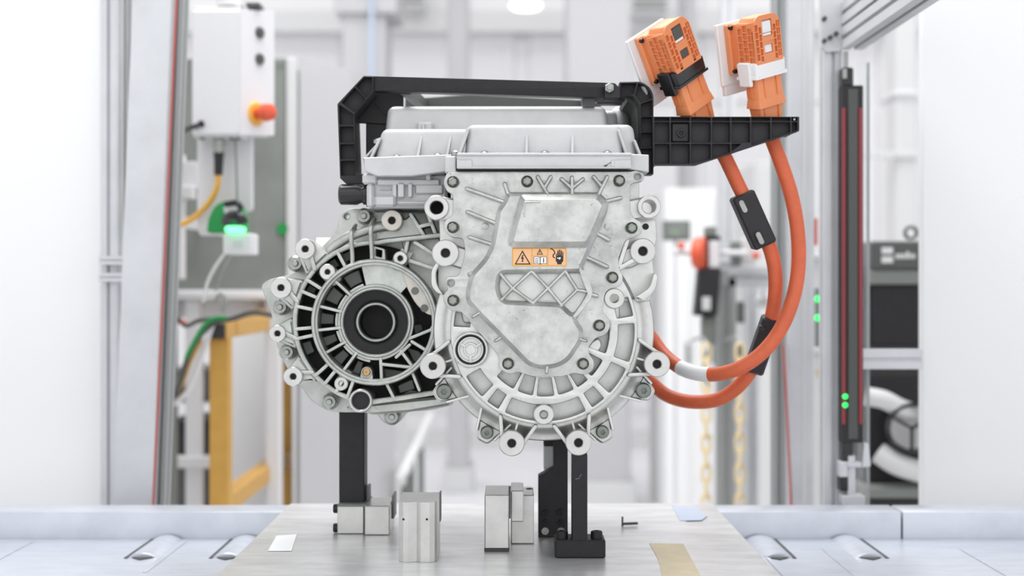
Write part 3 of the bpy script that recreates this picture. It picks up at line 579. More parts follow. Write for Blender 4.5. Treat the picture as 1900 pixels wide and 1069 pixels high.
# ================================================================== HIGH VOLTAGE CABLES
K = S(.15)                                            # metres per photo pixel out at the connectors
def connector(root, px, py, tilt, pitch, yaw, collar_mat, collar_label, ins_mat, sc_=1., ylift=0.):
    T = Matrix.Translation(P(px, py, .152)) @ Matrix.Rotation(math.radians(tilt), 4, 'Y') @ Matrix.Rotation(math.radians(pitch), 4, 'X') @ Matrix.Rotation(math.radians(yaw), 4, 'Z') @ Matrix.Scale(K*sc_, 4)
    def put(name, me, m_, label=None):
        me.transform(T); return part(name, smooth(me), m_, root, label)
    # local units are photo pixels: x across, y away, z along the connector
    b = [frustum(-31, 31, -25, 5, 26, 78, 1, 1, 3), frustum(-25, 25, -20, 2, -14, 27, -4, -3, 2), frustum(-33, 33, -27, 7, 24, 40, 2, 2, 2)]
    b += [box(x, x + 2.4, -27, -24, 42, 76, .5) for x in (-16, 14)] + [box(-19, -17, -24, -20, 0, 26), box(15, 17, -24, -20, 0, 26), box(-33, -30, -12, -9, 42, 76), box(-33, -30, 0, 2, 42, 76)]
    put('gland_body', join(b), M['orange'], None)
    c = [frustum(-36, 36, -29, 16, 78, 104, -1, -1, 3)]
    c.append(box(-41, -33, -18, 10, 64, 106, 2)); c.append(frustum(-38, 38, -31, 18, 76, 81, 0, 0, 1))
    put('locking_collar', join(c), collar_mat, collar_label)
    o_ = rnd([(-32.5, 100), (32.5, 100), (32.5, 168, 12), (22, 183, 8), (-22, 183, 8), (-32.5, 168, 12)], 2)
    wins = [rnd([(-12, 146), (12, 146), (12, 174), (-12, 174)], 1.5), rnd([(-10, 117), (10, 117), (10, 132), (-10, 132)], 1)]
    pockets = []
    zz = [106, 118.5, 131, 143.5, 156, 167.5]
    for i, z in enumerate(zz[:-1]):
        h_ = 10.3
        for x0, x1, off in [(-30.5, -22.6, 2), (-20.6, -14, -3), (14, 20.6, -3), (22.6, 30.5, 2)]:
            zc = z + off
            if zc + h_ < 172: pockets.append(rnd([(x0, zc), (x1, zc), (x1, zc + h_), (x0, zc + h_)], .8))
    head = [raw([o_] + wins + pockets, -30, -24, .5)]
    side = []
    for z in zz[:-1]:
        for y0, y1, off in [(-24, -14, -3), (-12, -2, 2), (0, 10, -3)]: side.append(rnd([(y0, z + off), (y1, z + off), (y1, z + off + 10.3), (y0, z + off + 10.3)], .8))
    so_ = rnd([(-27, 100), (14, 100), (14, 168), (-27, 174)], 1.5)
    for sx in (-1, 1):
        me = raw([so_] + side, 0, 5, .4)
        me.transform(Matrix.Translation((sx*32.5, 0, 0)) @ Matrix.Rotation(PI/2*-sx if False else (-PI/2 if sx < 0 else PI/2), 4, 'Z') @ Matrix.Scale(-1 if sx < 0 else 1, 4, (1, 0, 0)))
        bm = bmesh.new(); bm.from_mesh(me); bmesh.ops.recalc_face_normals(bm, faces=bm.faces); bm.to_mesh(me); bm.free()
        head.append(me)
    head += [box(-28.5, 28.5, -25.5, 16, 101, 173, 2), frustum(-27, 27, -24, 15, 170, 181, 6, 3, 3), box(-30, 30, 12, 30, 92, 172, 2), box(-37, 37, 26, 38, 84, 172, 2)]
    put('connector_head', join(head), M['orange'])
    put('upper_window', join([box(-10.5, 10.5, -29, -24, 152, 172, 1)]), ins_mat, None)
    put('window_clip', join([box(-10, 10, -28, -24, 146.5, 151, .5)]), M['whiteplastic'])
    put('lower_window', join([box(-9.5, 9.5, -27, -24, 117.5, 131.5, .5)]), ins_mat)
    put('flange_plate', join([box(-52, 44, 38, 46, 66, 174, 1.5), box(-46, 30, 40, 49, 48, 68, 1)]), M['whiteplastic'], 'white mounting plate behind the head')
    for x, z in [(-33, 98), (-33, 174)]:
        me = lathe_raw([(0, 34), (3.4, 34), (4, 35.5), (4, 40)], 12, (x, -12, z - 8)); put('flange_screw', me, M['blackside'])
cab1 = thing('high_voltage_cable', 'orange high voltage cable whose connector leans left, with a black collar and long black sleeve', 'cable', P(1292, 214, .15), 'orange high voltage cables')
cab2 = thing('high_voltage_cable', 'orange high voltage cable with upright connector, white collar and white wrap label low on it', 'cable', P(1420, 214, .15), 'orange high voltage cables')
connector(cab1, 1291, 222, -23.5, 22, 32, M['blackside'], 'black collar', M['darkgrey'], 1.07)
connector(cab2, 1417, 220, -9, 16, 33, M['whiteplastic'], 'white collar', M['whiteplastic'], 1.05)
rc = 13.6*K
c1 = [P(1305, 232, .152), P(1322, 256, .152), P(1345, 292, .152), P(1376, 356, .152), P(1412, 422, .155), P(1434, 480, .165), P(1439, 535, .178), P(1431, 592, .195), P(1413, 642, .21), P(1385, 700, .22), P(1340, 738, .235), P(1288, 746, .255), P(1240, 735, .28), P(1205, 708, .30), P(1160, 672, .32)]
c2 = [P(1424, 232, .152), P(1432, 258, .152), P(1448, 300, .150), P(1468, 362, .148), P(1480, 430, .148), P(1481, 500, .15), P(1469, 562, .15), P(1444, 618, .152), P(1408, 660, .155), P(1362, 687, .165), P(1312, 695, .19), P(1266, 684, .225), P(1232, 658, .27), P(1205, 622, .30), P(1165, 575, .32)]
part('cable', tube(c1, rc, 18, 8), M['cable'], cab1); part('cable', tube(c2, rc, 18, 8), M['cable'], cab2)
def sleeve(a, b, Ya, Yb, wd, th): return bar(P(*a, Ya), P(*b, Yb), wd*K, th*K, (0, 1, 0), .003)
sl = part('cable_sleeve', sleeve((1375, 360), (1418, 456), .152, .158, 44, 40), M['black'], cab1, 'long black clip sleeve')
for px, py in [(1379, 384), (1410, 443)]:
    part('sleeve_slot', plate([stad((px - 3, py - 8), (px + 3.5, py + 6), 10)], .152 - 21.4*K, .152 - 19.4*K, .0006), M['steel'], sl, 'grey oval slot')
s2 = part('cable_sleeve', join([sleeve((1432, 590), (1397, 690), .195, .217, 36, 34), sleeve((1407, 608), (1420, 612), .19, .19, 14, 20)]), M['black'], cab1, 'short black clip sleeve')
path2 = catmull(c2, 10)
def pxof(p): return CX + p.x*F/(D + p.y)
wrap = [p for p in path2[90:] if 1262 < pxof(p) < 1319]
part('wrap_label', tube(wrap, rc*1.06, 18, 1), M['sticker'], cab2, 'white wrapped label')
for dz in (.25, -.3):
    part('label_print', tube([p + Vector((0, -rc*1.03, rc*dz)) for p in wrap[3:-4]], .0007, 6, 1), M['midgrey'], cab2)

# ================================================================== BENCH
bench = thing('assembly_bench', 'long pale aluminium conveyor bench with a grey milled plate in the middle', 'bench', (0, .1, -.9))
ZB = -.063
part('conveyor_bed', box(-1.6, 1.6, -.16, .50, ZB - .05, ZB, .001), M['rail'], bench)
for x0, x1 in [(-1.6, .722), (.724, 1.6)]: part('edge_rail', box(x0, x1, .497, .577, ZB - .06, -.0125, .004, 2), M['rail'], bench)
part('fixture_plate', box(-.415, .375, -.15, .52, -.022, -.0012, .001), M['plate'], bench, 'grey milled plate with a lighter working strip')
part('working_plate', box(-.303, .30, -.148, .515, -.0012, 0, .0004), M['plate'], bench)
for x, y0, y1 in [(-.60, .20, .47), (-.88, -.15, .47), (.555, -.15, .40), (.80, -.15, .40), (-.46, -.15, .4), (.44, -.15, .4)]: part('bed_seam', box(x - .004, x + .004, y0, y1, ZB, ZB + .0014, .0005), M['rail'], bench)
for x in (-.636, -.49, .458, .617):
    X = x; y0_, y1_ = .30, .44
    R = .0435; me = lathe_raw([(0, -.085), (R - .002, -.085), (R, -.083), (R, .085), (0, .085)], 48); me.transform(Matrix.Translation((X, .405, ZB + .009 - R)))
    part('transport_roller', me, M['rail'], bench)
    sx = -1 if x < 0 else 1
    part('roller_slot', box(X + sx*.028 - .003, X + sx*.028 + .003, .315, .492, ZB, ZB + .0012), M['slot'], bench)
    part('roller_notch', prism([(X - .018, .319, ZB + .0005), (X + .018, .319, ZB + .0005), (X, .300, ZB + .0005)], (0, 0, .0012)), M['slot'], bench)
for x in (-1.3, -.1, 1.3):
    for y in (-.1, .45): part('bench_leg', profile((x, y, -.9), (x, y, ZB - .05), .09, .09), M['anod'], bench)
def flat(name, pts, m_, label, cat, z=.0006, Z=0.0):      # a thin sheet lying on the plate
    q = []
    for px, py in pts: d = (ZC - Z)*F/(py - CY); q.append(((px - CX)*d/F, d - D, Z + .0002))
    return solo(name, prism(q, (0, 0, z)), m_, label, cat)
flat('sticker', [(513, 995), (551, 992), (541, 1023), (497, 1023)], M['sticker'], 'small white rounded sticker lying on the grey margin of the bench plate', 'sticker', Z=-.0008)
flat('tape_strip', [(1205, 1009), (1268, 1010), (1300, 1069), (1296, 1085), (1232, 1085), (1222, 1040)], M['tape'], 'worn yellowish tape strip stuck on the plate right of the T stand', 'tape')
flat('film_patch', [(1247, 939), (1290, 942), (1312, 958), (1302, 966), (1262, 967)], M['bluefilm'], 'pale blue film patch lying at the back of the bench plate', 'film')
pin = join([bar((0, 0, .004), (.026, .006, .004), .004, .004), bar((0, 0, 0), (0, 0, .016), .003, .003)]); pin.transform(Matrix.Translation((P(1154, 978, 0).x*1.14, .27, .0005)))
solo('steel_pin', pin, M['slot'], 'small dark pin lying on the bench plate right of the stands', 'pin')

# ---- supports
def capscrew(parent, p, r=.0085, h=.010, axis='Z', m_='blacksteel'):
    me = join([lathe_raw([(r*.5, -h*.5), (r*.5, -h), (r*.85, -h), (r, -h*.85), (r, 0)], 18), lathe_raw([(0, -h*.4), (r*.55, -h*.4)], 6)])
    if axis == 'Z': me.transform(Matrix.Rotation(-PI/2, 4, 'X'))
    if axis == '-X': me.transform(Matrix.Rotation(-PI/2, 4, 'Z'))
    me.transform(Matrix.Translation(p)); return part('cap_screw', me, M[m_], parent)
YT = .004
tst = thing('support_stand', 'black steel T-shaped stand with two cap screws, front centre under the drive unit', 'stand', P(1076, 1037, YT), 'supports under the drive unit')
part('stem', pbox(1062, 1090, 843.5, 1006, YT, .04, .001), M['blacksteel'], tst)
part('stand_base', box(P(1030, 0, YT).x, P(1123.5, 0, YT).x, YT - .002, .055, .0003, P(0, 1002, YT).z, .002), M['blacksteel'], tst)
for px in (1043.5, 1108): capscrew(tst, (P(px, 0, YT).x, .018, P(0, 1002, YT).z), .0088, .011)
part('chalk_mark', join([plate([stad((1068, 889), (1075, 888), 1)], YT - .0003, YT + .001), plate([stad((1075, 886), (1079, 880), .8)], YT - .0003, YT + .001)]), M['midgrey'], tst, 'faint pale scratch')
part('support_pad', box(P(1064, 0, .06).x, P(1086, 0, .06).x, YT + .01, .10, P(0, 843.5, YT).z - .004, P(0, 838, YT).z + .004), M['blacksteel'], tst)
YL = .20
lst = thing('support_stand', 'tall black post on silver clamp blocks, holding up the round gearbox on the left', 'stand', P(652, 993, YL), 'supports under the drive unit')
lst.location.z = 0; ORG[lst.name] = Vector(lst.location)
part('post', pbox(629, 676, 731, 935, YL + .018, .05, .002), M['blacksteel'], lst)
part('foot_plate', box(P(626, 0, YL).x, P(681, 0, YL).x, YL + .0, YL + .085, P(0, 938, YL).z - .003, P(0, 938, YL).z + .002, .001), M['midgrey'], lst, 'grey plate under the post')
part('clamp_block', box(P(626, 0, YL).x, P(675, 0, YL).x, YL, YL + .08, .0003, P(0, 939, YL).z, .0015), M['mach'], lst)
part('clamp_gap', box(P(674, 0, YL).x, P(678, 0, YL).x, YL + .001, YL + .078, .0003, P(0, 937, YL).z, 0), M['slot'], lst)
part('clamp_block', box(P(678, 0, YL).x, P(724, 0, YL).x, YL - .01, YL + .08, .0003, P(0, 937, YL).z, .0015), M['mach'], lst)
part('end_plate', box(P(724, 0, YL).x, P(728, 0, YL).x, YL + .03, YL + .08, .02, P(0, 925, YL).z, .0005), M['midgrey'], lst)
for py in (946, 982): capscrew(lst, (P(626, 0, YL).x, YL + .012, P(0, py, YL).z), .0075, .008, '-X')
part('post_lug', pbox(680, 685, 902, 930, YL + .03, .03, .001), M['midgrey'], lst)
YB = -.028
blk = thing('alignment_block', 'upright silver faceted block with two pin holes, beside the left clamp blocks', 'block', (P(773, 0, YB).x, YB + .03, 0))
fx = [(P(a, 0, YB).x, b) for a, b in [(739, .010), (748, .002), (757, 0), (767, .004), (773, .006), (781, .001), (797, 0), (806, .006), (810, .014), (810, .10), (737, .10)]]
part('block_body', prism([(x, YB + y, .0003) for x, y in fx], (0, 0, P(0, 933, YB).z)), M['mach'], blk)
part('block_back_plate', box(P(809, 0, YB).x, P(812, 0, YB).x, YB + .085, YB + .11, .045, P(0, 931, YB).z, .0005), M['midgrey'], blk)
for px in (748.6, 792): part('pin_hole', lathe(px, 964, YB + (.0012 if px < 760 else -.0004), [(0, 0), (2.2, 0), (2.2, .004)], 12), M['cavity'], blk)
YC = .055
b3 = thing('alignment_block', 'square silver block with a dark slot, between the faceted block and black bracket', 'block', (P(922, 0, YC).x, YC + .04, 0))
part('block_body', box(P(899, 0, YC).x, P(944.5, 0, YC).x, YC, YC + .10, .004, P(0, 916, YC).z - .002, .0015), M['mach'], b3)
part('slot_strip', box(P(944.5, 0, YC).x, P(947.5, 0, YC).x, YC + .002, YC + .10, .05, P(0, 916, YC).z - .003, 0), M['slot'], b3)
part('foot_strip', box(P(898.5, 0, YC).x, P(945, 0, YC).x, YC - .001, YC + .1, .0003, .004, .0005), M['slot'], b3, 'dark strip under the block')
part('side_block', box(P(948, 0, YC).x, P(992, 0, YC).x, YC + .06, YC + .15, .0003, P(0, 916, .13).z, .0015), M['mach'], b3)
part('side_step', box(P(948, 0, YC).x, P(972, 0, YC).x, YC + .03, YC + .12, .04, P(0, 916, YC).z, .0015), M['mach'], b3)
capscrew(b3, (P(982, 0, .18).x, .18, P(0, 922, .13).z), .006, .006)
YK = .17
bk = thing('support_bracket', 'tall black bracket plate with slanted shoulder and low screws, behind the T-shaped stand', 'bracket', (P(1026, 0, YK).x, YK + .02, 0), 'supports under the drive unit')
part('bracket_plate', plate([rnd([(999, 884), (1027, 868), (1027, 815), (1053.5, 815), (1053.5, 997), (999, 997)], 1)], YK, YK + .03, .001), M['blacksteel'], bk)
part('bracket_spacer', pbox(1009, 1028, 828, 872, YK + .03, .03, .001), M['paintgrey'], bk, 'pale grey block behind the plate')
part('bracket_cap', pbox(1009, 1028, 815, 828, YK + .025, .03, .001), M['blacksteel'], bk)
for px, py, r in [(1011.5, 985, .0065), (1040.5, 985, .0065), (1011.5, 968, .004), (1040, 969, .004), (1011.5, 952, .005), (1040, 950, .005)]:
    s_ = P(px, py, YK); me = lathe_raw([(0, -.001), (r*.5, -.001), (r*.5, -.004), (r*.9, -.004), (r, -.003), (r, .001)], 14); me.transform(Matrix.Translation(s_)); part('cap_screw', me, M['bolt'] if py > 980 else M['blacksteel'], bk)
bk.location.z = 0
# ================================================================== THE HALL
struct('floor', box(-7, 7, -10, 9.2, -.96, -.9), M['floorm'])
wb = struct('wall_back', box(-7, 7, 9.0, 9.15, -.9, 5.2), M['wallm'])
for x in [-5.6 + 1.42*i for i in range(9)]:
    part('wall_panel', box(x + .06, x + 1.36, 8.965, 9.0, -.6, 1.86, .006), M['wallg'], wb); part('wall_panel', box(x + .06, x + 1.36, 8.965, 9.0, 1.92, 2.5, .006), M['wallg'], wb); part('wall_panel', box(x + .06, x + 1.36, 8.965, 9.0, 2.62, 4.4, .006), M['wallg'], wb)
struct('ceiling', box(-7.1, 7.1, -6, 9.15, 5.0, 5.1), M['ceil'])
struct('wall_left', box(-7.15, -7, -1.0, 9.15, -.9, 5.2), M['wallm']); struct('wall_right', box(7, 7.15, -1.0, 9.15, -.9, 5.2), M['wallm'])
struct('trim_1', box(-7, 7, 8.86, 8.97, 2.47, 2.64), M['paintgrey']); struct('trim_2', box(-7, 7, 8.90, 8.97, -.9, -.78), M['paintgrey'])
def pxw(x, Y): return (x - CX)*S(Y)
YC_ = 6.2
def column(x0, x1, Y, label, cap=None, m_='colm'):
    t = thing('hall_column', label, 'column', (pxw((x0+x1)/2, Y), Y + .2, -.9))
    part('column_shaft', box(pxw(x0, Y), pxw(x1, Y), Y, Y + .4, -.9, 5.0, .01), M[m_], t)
    part('column_plinth', box(pxw(x0, Y) - .03, pxw(x1, Y) + .03, Y - .03, Y + .43, -.9, -.75, .005), M['paintgrey'], t)
    if cap: part('column_collar', box(pxw(cap[0], Y), pxw(cap[1], Y), Y - .05, Y + .45, P(0, cap[2], Y).z, 4.0, .01), M[m_], t)
    return t
cA = column(634, 716, 6.2, 'white hall column carrying a pale blue pipe, behind the left part of the black frame', (622, 738, 27))
cB = column(1052, 1170, 6.0, 'broad plain white hall column behind the right end of the black frame')
cC = column(830, 868, 6.6, 'slim pale hall column between the two broad white ones')
cD = column(1270, 1294, 6.8, 'slim white hall column seen between the two orange connectors')
part('pipe', tube([(pxw(689, 6.1), 6.13, -.9), (pxw(689, 6.1), 6.13, 5)], .014, 12, 1), M['blue'], cA, 'pale blue pipe')
for z in (.6, 1.5, 2.3): part('pipe_clip', box(pxw(689, 6.1) - .03, pxw(689, 6.1) + .03, 6.13, 6.2, z, z + .03), M['paintgrey'], cA)
lampx = pxw(975.5, 7)
lt = thing('pendant_lamp', 'round glowing white pendant lamp hanging at the top of the hall', 'lamp', (lampx, 7, P(0, 16, 7).z))
zz_ = P(0, 16, 7).z
me = lathe_raw([(0, 0), (.085, .0), (.098, -.015), (.1, -.12)], 28); me.transform(Matrix.Translation((lampx, 7, zz_)) @ Matrix.Rotation(PI/2, 4, 'X') @ Matrix.Rotation(PI, 4, 'X') @ Matrix.Rotation(PI, 4, 'Y')); 
me2 = lathe_raw([(.104, -.03), (.104, -.16), (.06, -.24), (0, -.24)], 28); me2.transform(Matrix.Translation((lampx, 7, zz_)) @ Matrix.Rotation(-PI/2, 4, 'X'))
me3 = lathe_raw([(0, 0), (.085, .0), (.1, -.012), (.1, -.10)], 28); me3.transform(Matrix.Translation((lampx, 7, zz_)) @ Matrix.Rotation(-PI/2, 4, 'X')); bpy.data.meshes.remove(me)
part('diffuser', me3, M['ledwhite'], lt); part('lamp_shade', me2, M['paintgrey'], lt); part('cord', tube([(lampx, 7, zz_ + .2), (lampx, 7, 5.0)], .008, 8, 1), M['paint'], lt)
for x0, x1, y1, Y, lab in [(740, 790, 12, 8.6, 'dark grey duct box high on the hall wall left of the lamp'), (1172, 1240, 24, 8.6, 'dark grey duct box high on the hall wall above the orange connectors')]:
    t = thing('duct_box', lab, 'duct', (pxw((x0+x1)/2, Y), Y + .2, P(0, y1, Y).z))
    part('duct_body', box(pxw(x0, Y), pxw(x1, Y), Y, 8.96, P(0, y1, Y).z, P(0, y1, Y).z + .5, .01), M['paintgrey'], t)
    for k in range(4): part('louvre', box(pxw(x0, Y) + .01, pxw(x1, Y) - .01, Y - .01, Y, P(0, y1, Y).z + .03 + .05*k, P(0, y1, Y).z + .05 + .05*k), M['midgrey'], t)
# far low machines along the hall
def cabinet(name, label, x0, x1, y0, Y, dp, m_, zb=-.9, doors=2, handle=True, yb=None, cat='cabinet'):
    z0 = zb if yb is None else P(0, yb, Y).z
    t = thing(name, label, cat, (pxw((x0+x1)/2, Y), Y + dp/2, z0)); X0, X1, z1 = pxw(x0, Y), pxw(x1, Y), P(0, y0, Y).z
    part('cabinet_body', box(X0, X1, Y, Y + dp, z0, z1, .006), M[m_], t)
    w_ = (X1 - X0)/doors
    for k in range(doors):
        d = part('door', box(X0 + w_*k + .012, X0 + w_*(k+1) - .012, Y - .012, Y, z0 + .06, z1 - .03, .003), M[m_], t)
        if handle: part('handle', box(X0 + w_*(k + .85) - .01, X0 + w_*(k + .85) + .01, Y - .03, Y - .012, (z0+z1)/2 - .06, (z0+z1)/2 + .06, .003), M['midgrey'], d)
    return t
t = cabinet('machine_cabinet', 'low white machine cabinet with a long dark slot, behind the tall black post', 560, 730, 745, 3.6, .7, 'paintgrey', doors=1, handle=False)
part('dark_slot', pbox(588, 688, 795, 831, 3.57, .02, .002), M['darkgrey'], t); part('shelf_edge', pbox(556, 735, 842, 858, 3.52, .06, .003), M['paint'], t)
t = cabinet('machine_cabinet', 'tall pale grey machine cabinet between the two ochre posts', 424, 514, 545, 3.0, .5, 'cladding', doors=1)
t = cabinet('machine_cabinet', 'white machine housing far back to the right of the drive unit, below the small monitor', 1235, 1330, 350, 5.6, .9, 'cladding', doors=2)
t = cabinet('machine_cabinet', 'far white cabinet under the ribbed shelf, right of the drive unit', 1400, 1470, 300, 5.0, .7, 'paintgrey', doors=1)
rl = thing('grey_barrier', 'grey stepped barrier rail on the floor behind the blocks', 'barrier', (pxw(770, 3.2), 3.4, -.9))
for i, (x, y0, Y) in enumerate([(750, 882, 2.9), (763, 860, 3.2), (781, 830, 3.7)]):
    part('barrier_post', box(pxw(x, Y) - .012, pxw(x, Y) + .012, Y, Y + .03, -.9, P(0, y0, Y).z, .002), M['midgrey'], rl)
part('barrier_rail', bar(P(742, 895, 2.8), P(800, 770, 4.6), .03, .03), M['paintgrey'], rl)

# ---- left machine guard: leaning white post with a red wire, grey profile beside it, outer profile and cross bars
YP = .78
gp = thing('guard_post', 'broad white leaning aluminium post with a red wire, left of the control box', 'post', P(252, 1100, YP))
gp.location.z = -.9; ORG[gp.name] = Vector(gp.location)
def lean(xt, xb, wd, Y, dp, sec=None): a = P(xt, -260, Y); b = P(xb, 2000, Y); k = (-.9 - a.z)/(b.z - a.z); return bar(a, a + (b-a)*k, wd*S(Y), dp, (0, 1, 0), 0, sec)
def xl(x0, x945, py): return x0 + (x945 - x0)*py/945
part('post_profile', lean(xl(293, 257, -260), xl(293, 257, 2000), 71, YP, .09), M['anod'], gp)
part('side_profile', lean(xl(336, 300, -260), xl(336, 300, 2000), 20, YP + .02, .05, TS), M['anoddark'], gp, 'narrow grey profile')
part('red_wire', tube([P(xl(327.5, 284, y), y, YP - .05) for y in (-260, 200, 500, 700, 945)], 2.2*S(YP), 8, 2), M['redwire'], gp, 'thin red wire')
YO = 1.0
op = thing('guard_fence', 'outer aluminium guard frame at the left edge, with two short cross bars', 'frame', (pxw(210, YO), YO, -.9))
part('frame_profile', profile((pxw(208, YO), YO, -.9), (pxw(208, YO), YO, 2.2), 30*S(YO), .05), M['anod'], op)
part('frame_profile', profile((pxw(245, YO + .1), YO + .1, -.9), (pxw(245, YO + .1), YO + .1, 2.2), 14*S(YO), .04), M['anod'], op)
for y in (484, 515): part('cross_bar', profile((pxw(196, YO), YO - .03, P(0, y, YO).z), (pxw(290, YO), YO - .03, P(0, y, YO).z), 16*S(YO), .04), M['anod'], op)
t = cabinet('grey_cabinet', 'tall dark grey cabinet glimpsed between the guard profiles at the far left', 212, 262, -60, 1.6, .4, 'midgrey', doors=1)
pl_ = solo('added_white_panel', box(-2.2, pxw(193, YO), YO - .015, YO + .015, -.9, 2.2, .002), M['cladding'], 'large plain white panel added at the far left to fill the blank margin', 'panel')  # invented panel, added to fill the blank white margin on the left

# ---- grey back plate and white cabinets on the left
YG2 = 2.2
t = thing('steel_back_plate', 'large grey steel back plate behind the white control box', 'panel', (pxw(430, YG2), YG2, P(0, 538, YG2).z))
part('plate_sheet', pbox(300, 531, 108, 538, YG2, .04, .003), M['grey'], t); part('plate_edge', pbox(531, 548, 106, 540, YG2 - .01, .06, .003), M['paintgrey'], t, 'lighter edge strip')
part('plate_bolt', lathe(520, 120, YG2 - .002, [(0, -.006), (3, -.006), (4, 0)], 12), M['steel'], t)
t2 = thing('white_table', 'white machine table carrying the grey back plate', 'table', (pxw(430, YG2), YG2 + .2, -.9))
part('table_top', pbox(296, 531, 541, 556, YG2 - .12, .6, .003), M['paint'], t2); part('table_apron', pbox(320, 505, 556, 590, YG2 - .05, .03, .002), M['paint'], t2)
for x in (312, 371, 516): part('table_leg', box(pxw(x - 13, YG2), pxw(x + 13, YG2), YG2 - .1, YG2 - .04, -.9, P(0, 556, YG2).z, .003), M['paint'], t2)
part('table_rail', pbox(312, 395, 848, 869, YG2 - .12, .05, .003), M['paint'], t2)
t = thing('white_cabinet', 'tall white cabinet standing turned beside the grey back plate, behind the black frame', 'cabinet', (pxw(600, 2.3), 2.5, -.9))
a, b = P(549, 108, 2.24), P(653, 131, 2.46); top = (a.z + b.z)/2
me = prism([(a.x, a.y, -.9), (b.x, b.y, -.9), (b.x + .1, b.y + .5, -.9), (a.x + .1, a.y + .6, -.9)], (0, 0, top + .9)); part('cabinet_body', me, M['colm'], t)
part('door', prism([(a.x + .012, a.y - .006, -.8), (b.x - .012, b.y - .006, -.8), (b.x - .012, b.y + .01, -.8), (a.x + .012, a.y + .01, -.8)], (0, 0, top + .77)), M['colm'], t)
def crate(x0, x1, y0, y1, Y, dp, m_, label, zb=None):
    z0 = P(0, y1, Y).z if zb is None else zb; z1 = P(0, y0, Y).z
    t = thing('storage_crate', label, 'crate', ((pxw(x0, Y) + pxw(x1, Y))/2, Y + dp/2, z0), 'crates under the white table')
    part('crate_body', box(pxw(x0, Y), pxw(x1, Y), Y, Y + dp, z0, z1, .008), M[m_], t); part('crate_rim', box(pxw(x0, Y) - .008, pxw(x1, Y) + .008, Y - .008, Y + dp + .008, z1 - .025, z1 + .002, .003), M[m_], t)
YK2 = 2.42
zc = [-.9, P(0, 846, YK2).z, P(0, 745, YK2).z]
crate(318, 386, 872, 0, YK2, .3, 'darkgrey', 'dark grey crate on the floor under the white table, lowest of three', -.9)
sh = thing('shelf_rack', 'pale shelf rack holding grey crates under the white table', 'rack', (pxw(350, YK2), YK2 + .15, -.9))
for y in (746, 847): part('rack_shelf', box(pxw(300, YK2), pxw(392, YK2), YK2 - .01, YK2 + .32, P(0, y + 4, YK2).z, P(0, y, YK2).z, .001), M['paint'], sh)
for x in (303, 394): part('rack_post', box(pxw(x - 3, YK2), pxw(x + 3, YK2), YK2 + .15, YK2 + .18, -.9, P(0, 690, YK2).z, .001), M['paint'], sh)
crate(316, 386, 782, 846, YK2, .3, 'black', 'black crate on the lower rack shelf under the white table, middle of three')
crate(316, 380, 686, 745, YK2, .3, 'darkgrey', 'dark grey crate on the upper rack shelf under the white table, topmost of three')
# ---- control box with emergency stop
YX = 1.25
cb = thing('control_box', 'white control box with a red emergency stop button, hung from a white tube', 'control box', P(432, 252, YX))
part('box_body', pbox(356, 447, 18, 250, YX, .16, .004), M['paint'], cb)
me = prism([P(446, 18, YX), P(509, 20, YX + .107), P(509, 251, YX + .107), P(446, 250, YX)], (-.03, .05, 0)); part('side_panel', me, M['paint'], cb)
part('box_rim', pbox(360, 447, 12, 19, YX + .02, .14, .003), M['paintgrey'], cb); part('box_rim', pbox(358, 446, 248, 254, YX + .01, .14, .002), M['paintgrey'], cb)
part('support_tube', tube([P(427, 14, YX + .06), P(427, -420, YX + .06)], 26*S(YX), 20, 1), M['paint'], cb); part('tube_collar', pbox(456, 482, 4, 14, YX + .04, .06, .002), M['darkgrey'], cb)
nrm = Vector((.8, -.6, 0)).normalized()
def sideknob(px, py, Y, prof, m_, nm, parent=cb, label=None, n=20):
    me = lathe_raw([(r*S(Y), y) for r, y in prof], n); ang = math.atan2(nrm.x, -nrm.y)
    me.transform(Matrix.Translation(P(px, py, Y)) @ Matrix.Rotation(ang, 4, 'Z')); return part(nm, me, M[m_], parent, label)
for py in (61, 110):
    k = sideknob(481, py, YX + .059, [(0, -.008), (8, -.008), (9, -.004), (9, 0)], 'darkgrey', 'selector_knob', cb, 'dark round knob'); sideknob(481, py, YX + .059, [(9.5, .006), (9.5, -.003), (11.5, -.003), (12.5, .006)], 'steel', 'knob_ring', k)
sideknob(474, 211, YX + .047, [(0, -.006), (19, -.006), (23, -.001), (23, .01)], 'amber', 'stop_plate', cb, 'round yellow plate')
st = sideknob(474, 211, YX + .047, [(0, -.058), (10, -.058), (15, -.054), (16.5, -.034), (12, -.026), (9.5, -.02), (9.5, .01)], 'red', 'stop_button', cb, 'red mushroom button')
part('cable_gland', join([tube([P(406, 250, YX + .05), P(406, 285, YX + .05)], 10*S(YX), 14, 1), tube([P(406, 262, YX + .05), P(406, 270, YX + .05)], 13*S(YX), 14, 1)]), M['steel'], cb)
part('cable_plug', tube([P(406, 284, YX + .05), P(406, 292, YX + .05), P(405, 325, YX + .05)], lambda t: (11 - 3*t)*S(YX), 14, 2), M['blackside'], cb)
part('yellow_cable', tube([P(405, 322, YX + .05), P(402, 350, YX + .05), P(385, 380, YX + .06), P(362, 402, YX + .08), P(336, 417, YX + .1), P(300, 430, YX + .12)], 5.5*S(YX), 12, 6), M['amber'], cb, 'yellow cable')
part('thin_wire', tube([P(436, 250, YX + .06), P(438, 300, YX + .06), P(440, 372, YX + .06)], 1.6*S(YX), 6, 4), M['midgrey'], cb)
part('black_lever', tube([P(322, 250, YX + .1), P(350, 239, YX + .02), P(374, 230, YX - .02)], lambda t: (5 if t < .92 else 7)*S(YX), 12, 5), M['blackside'], cb, 'black lever')
hp = part('hanging_plate', plate([rnd([(366, 252), (468, 252), (468, 390, 6), (448, 396), (448, 437, 4), (370, 437, 6), (366, 420)], 3)], YX + .10, YX + .12, .002), M['paint'], cb)
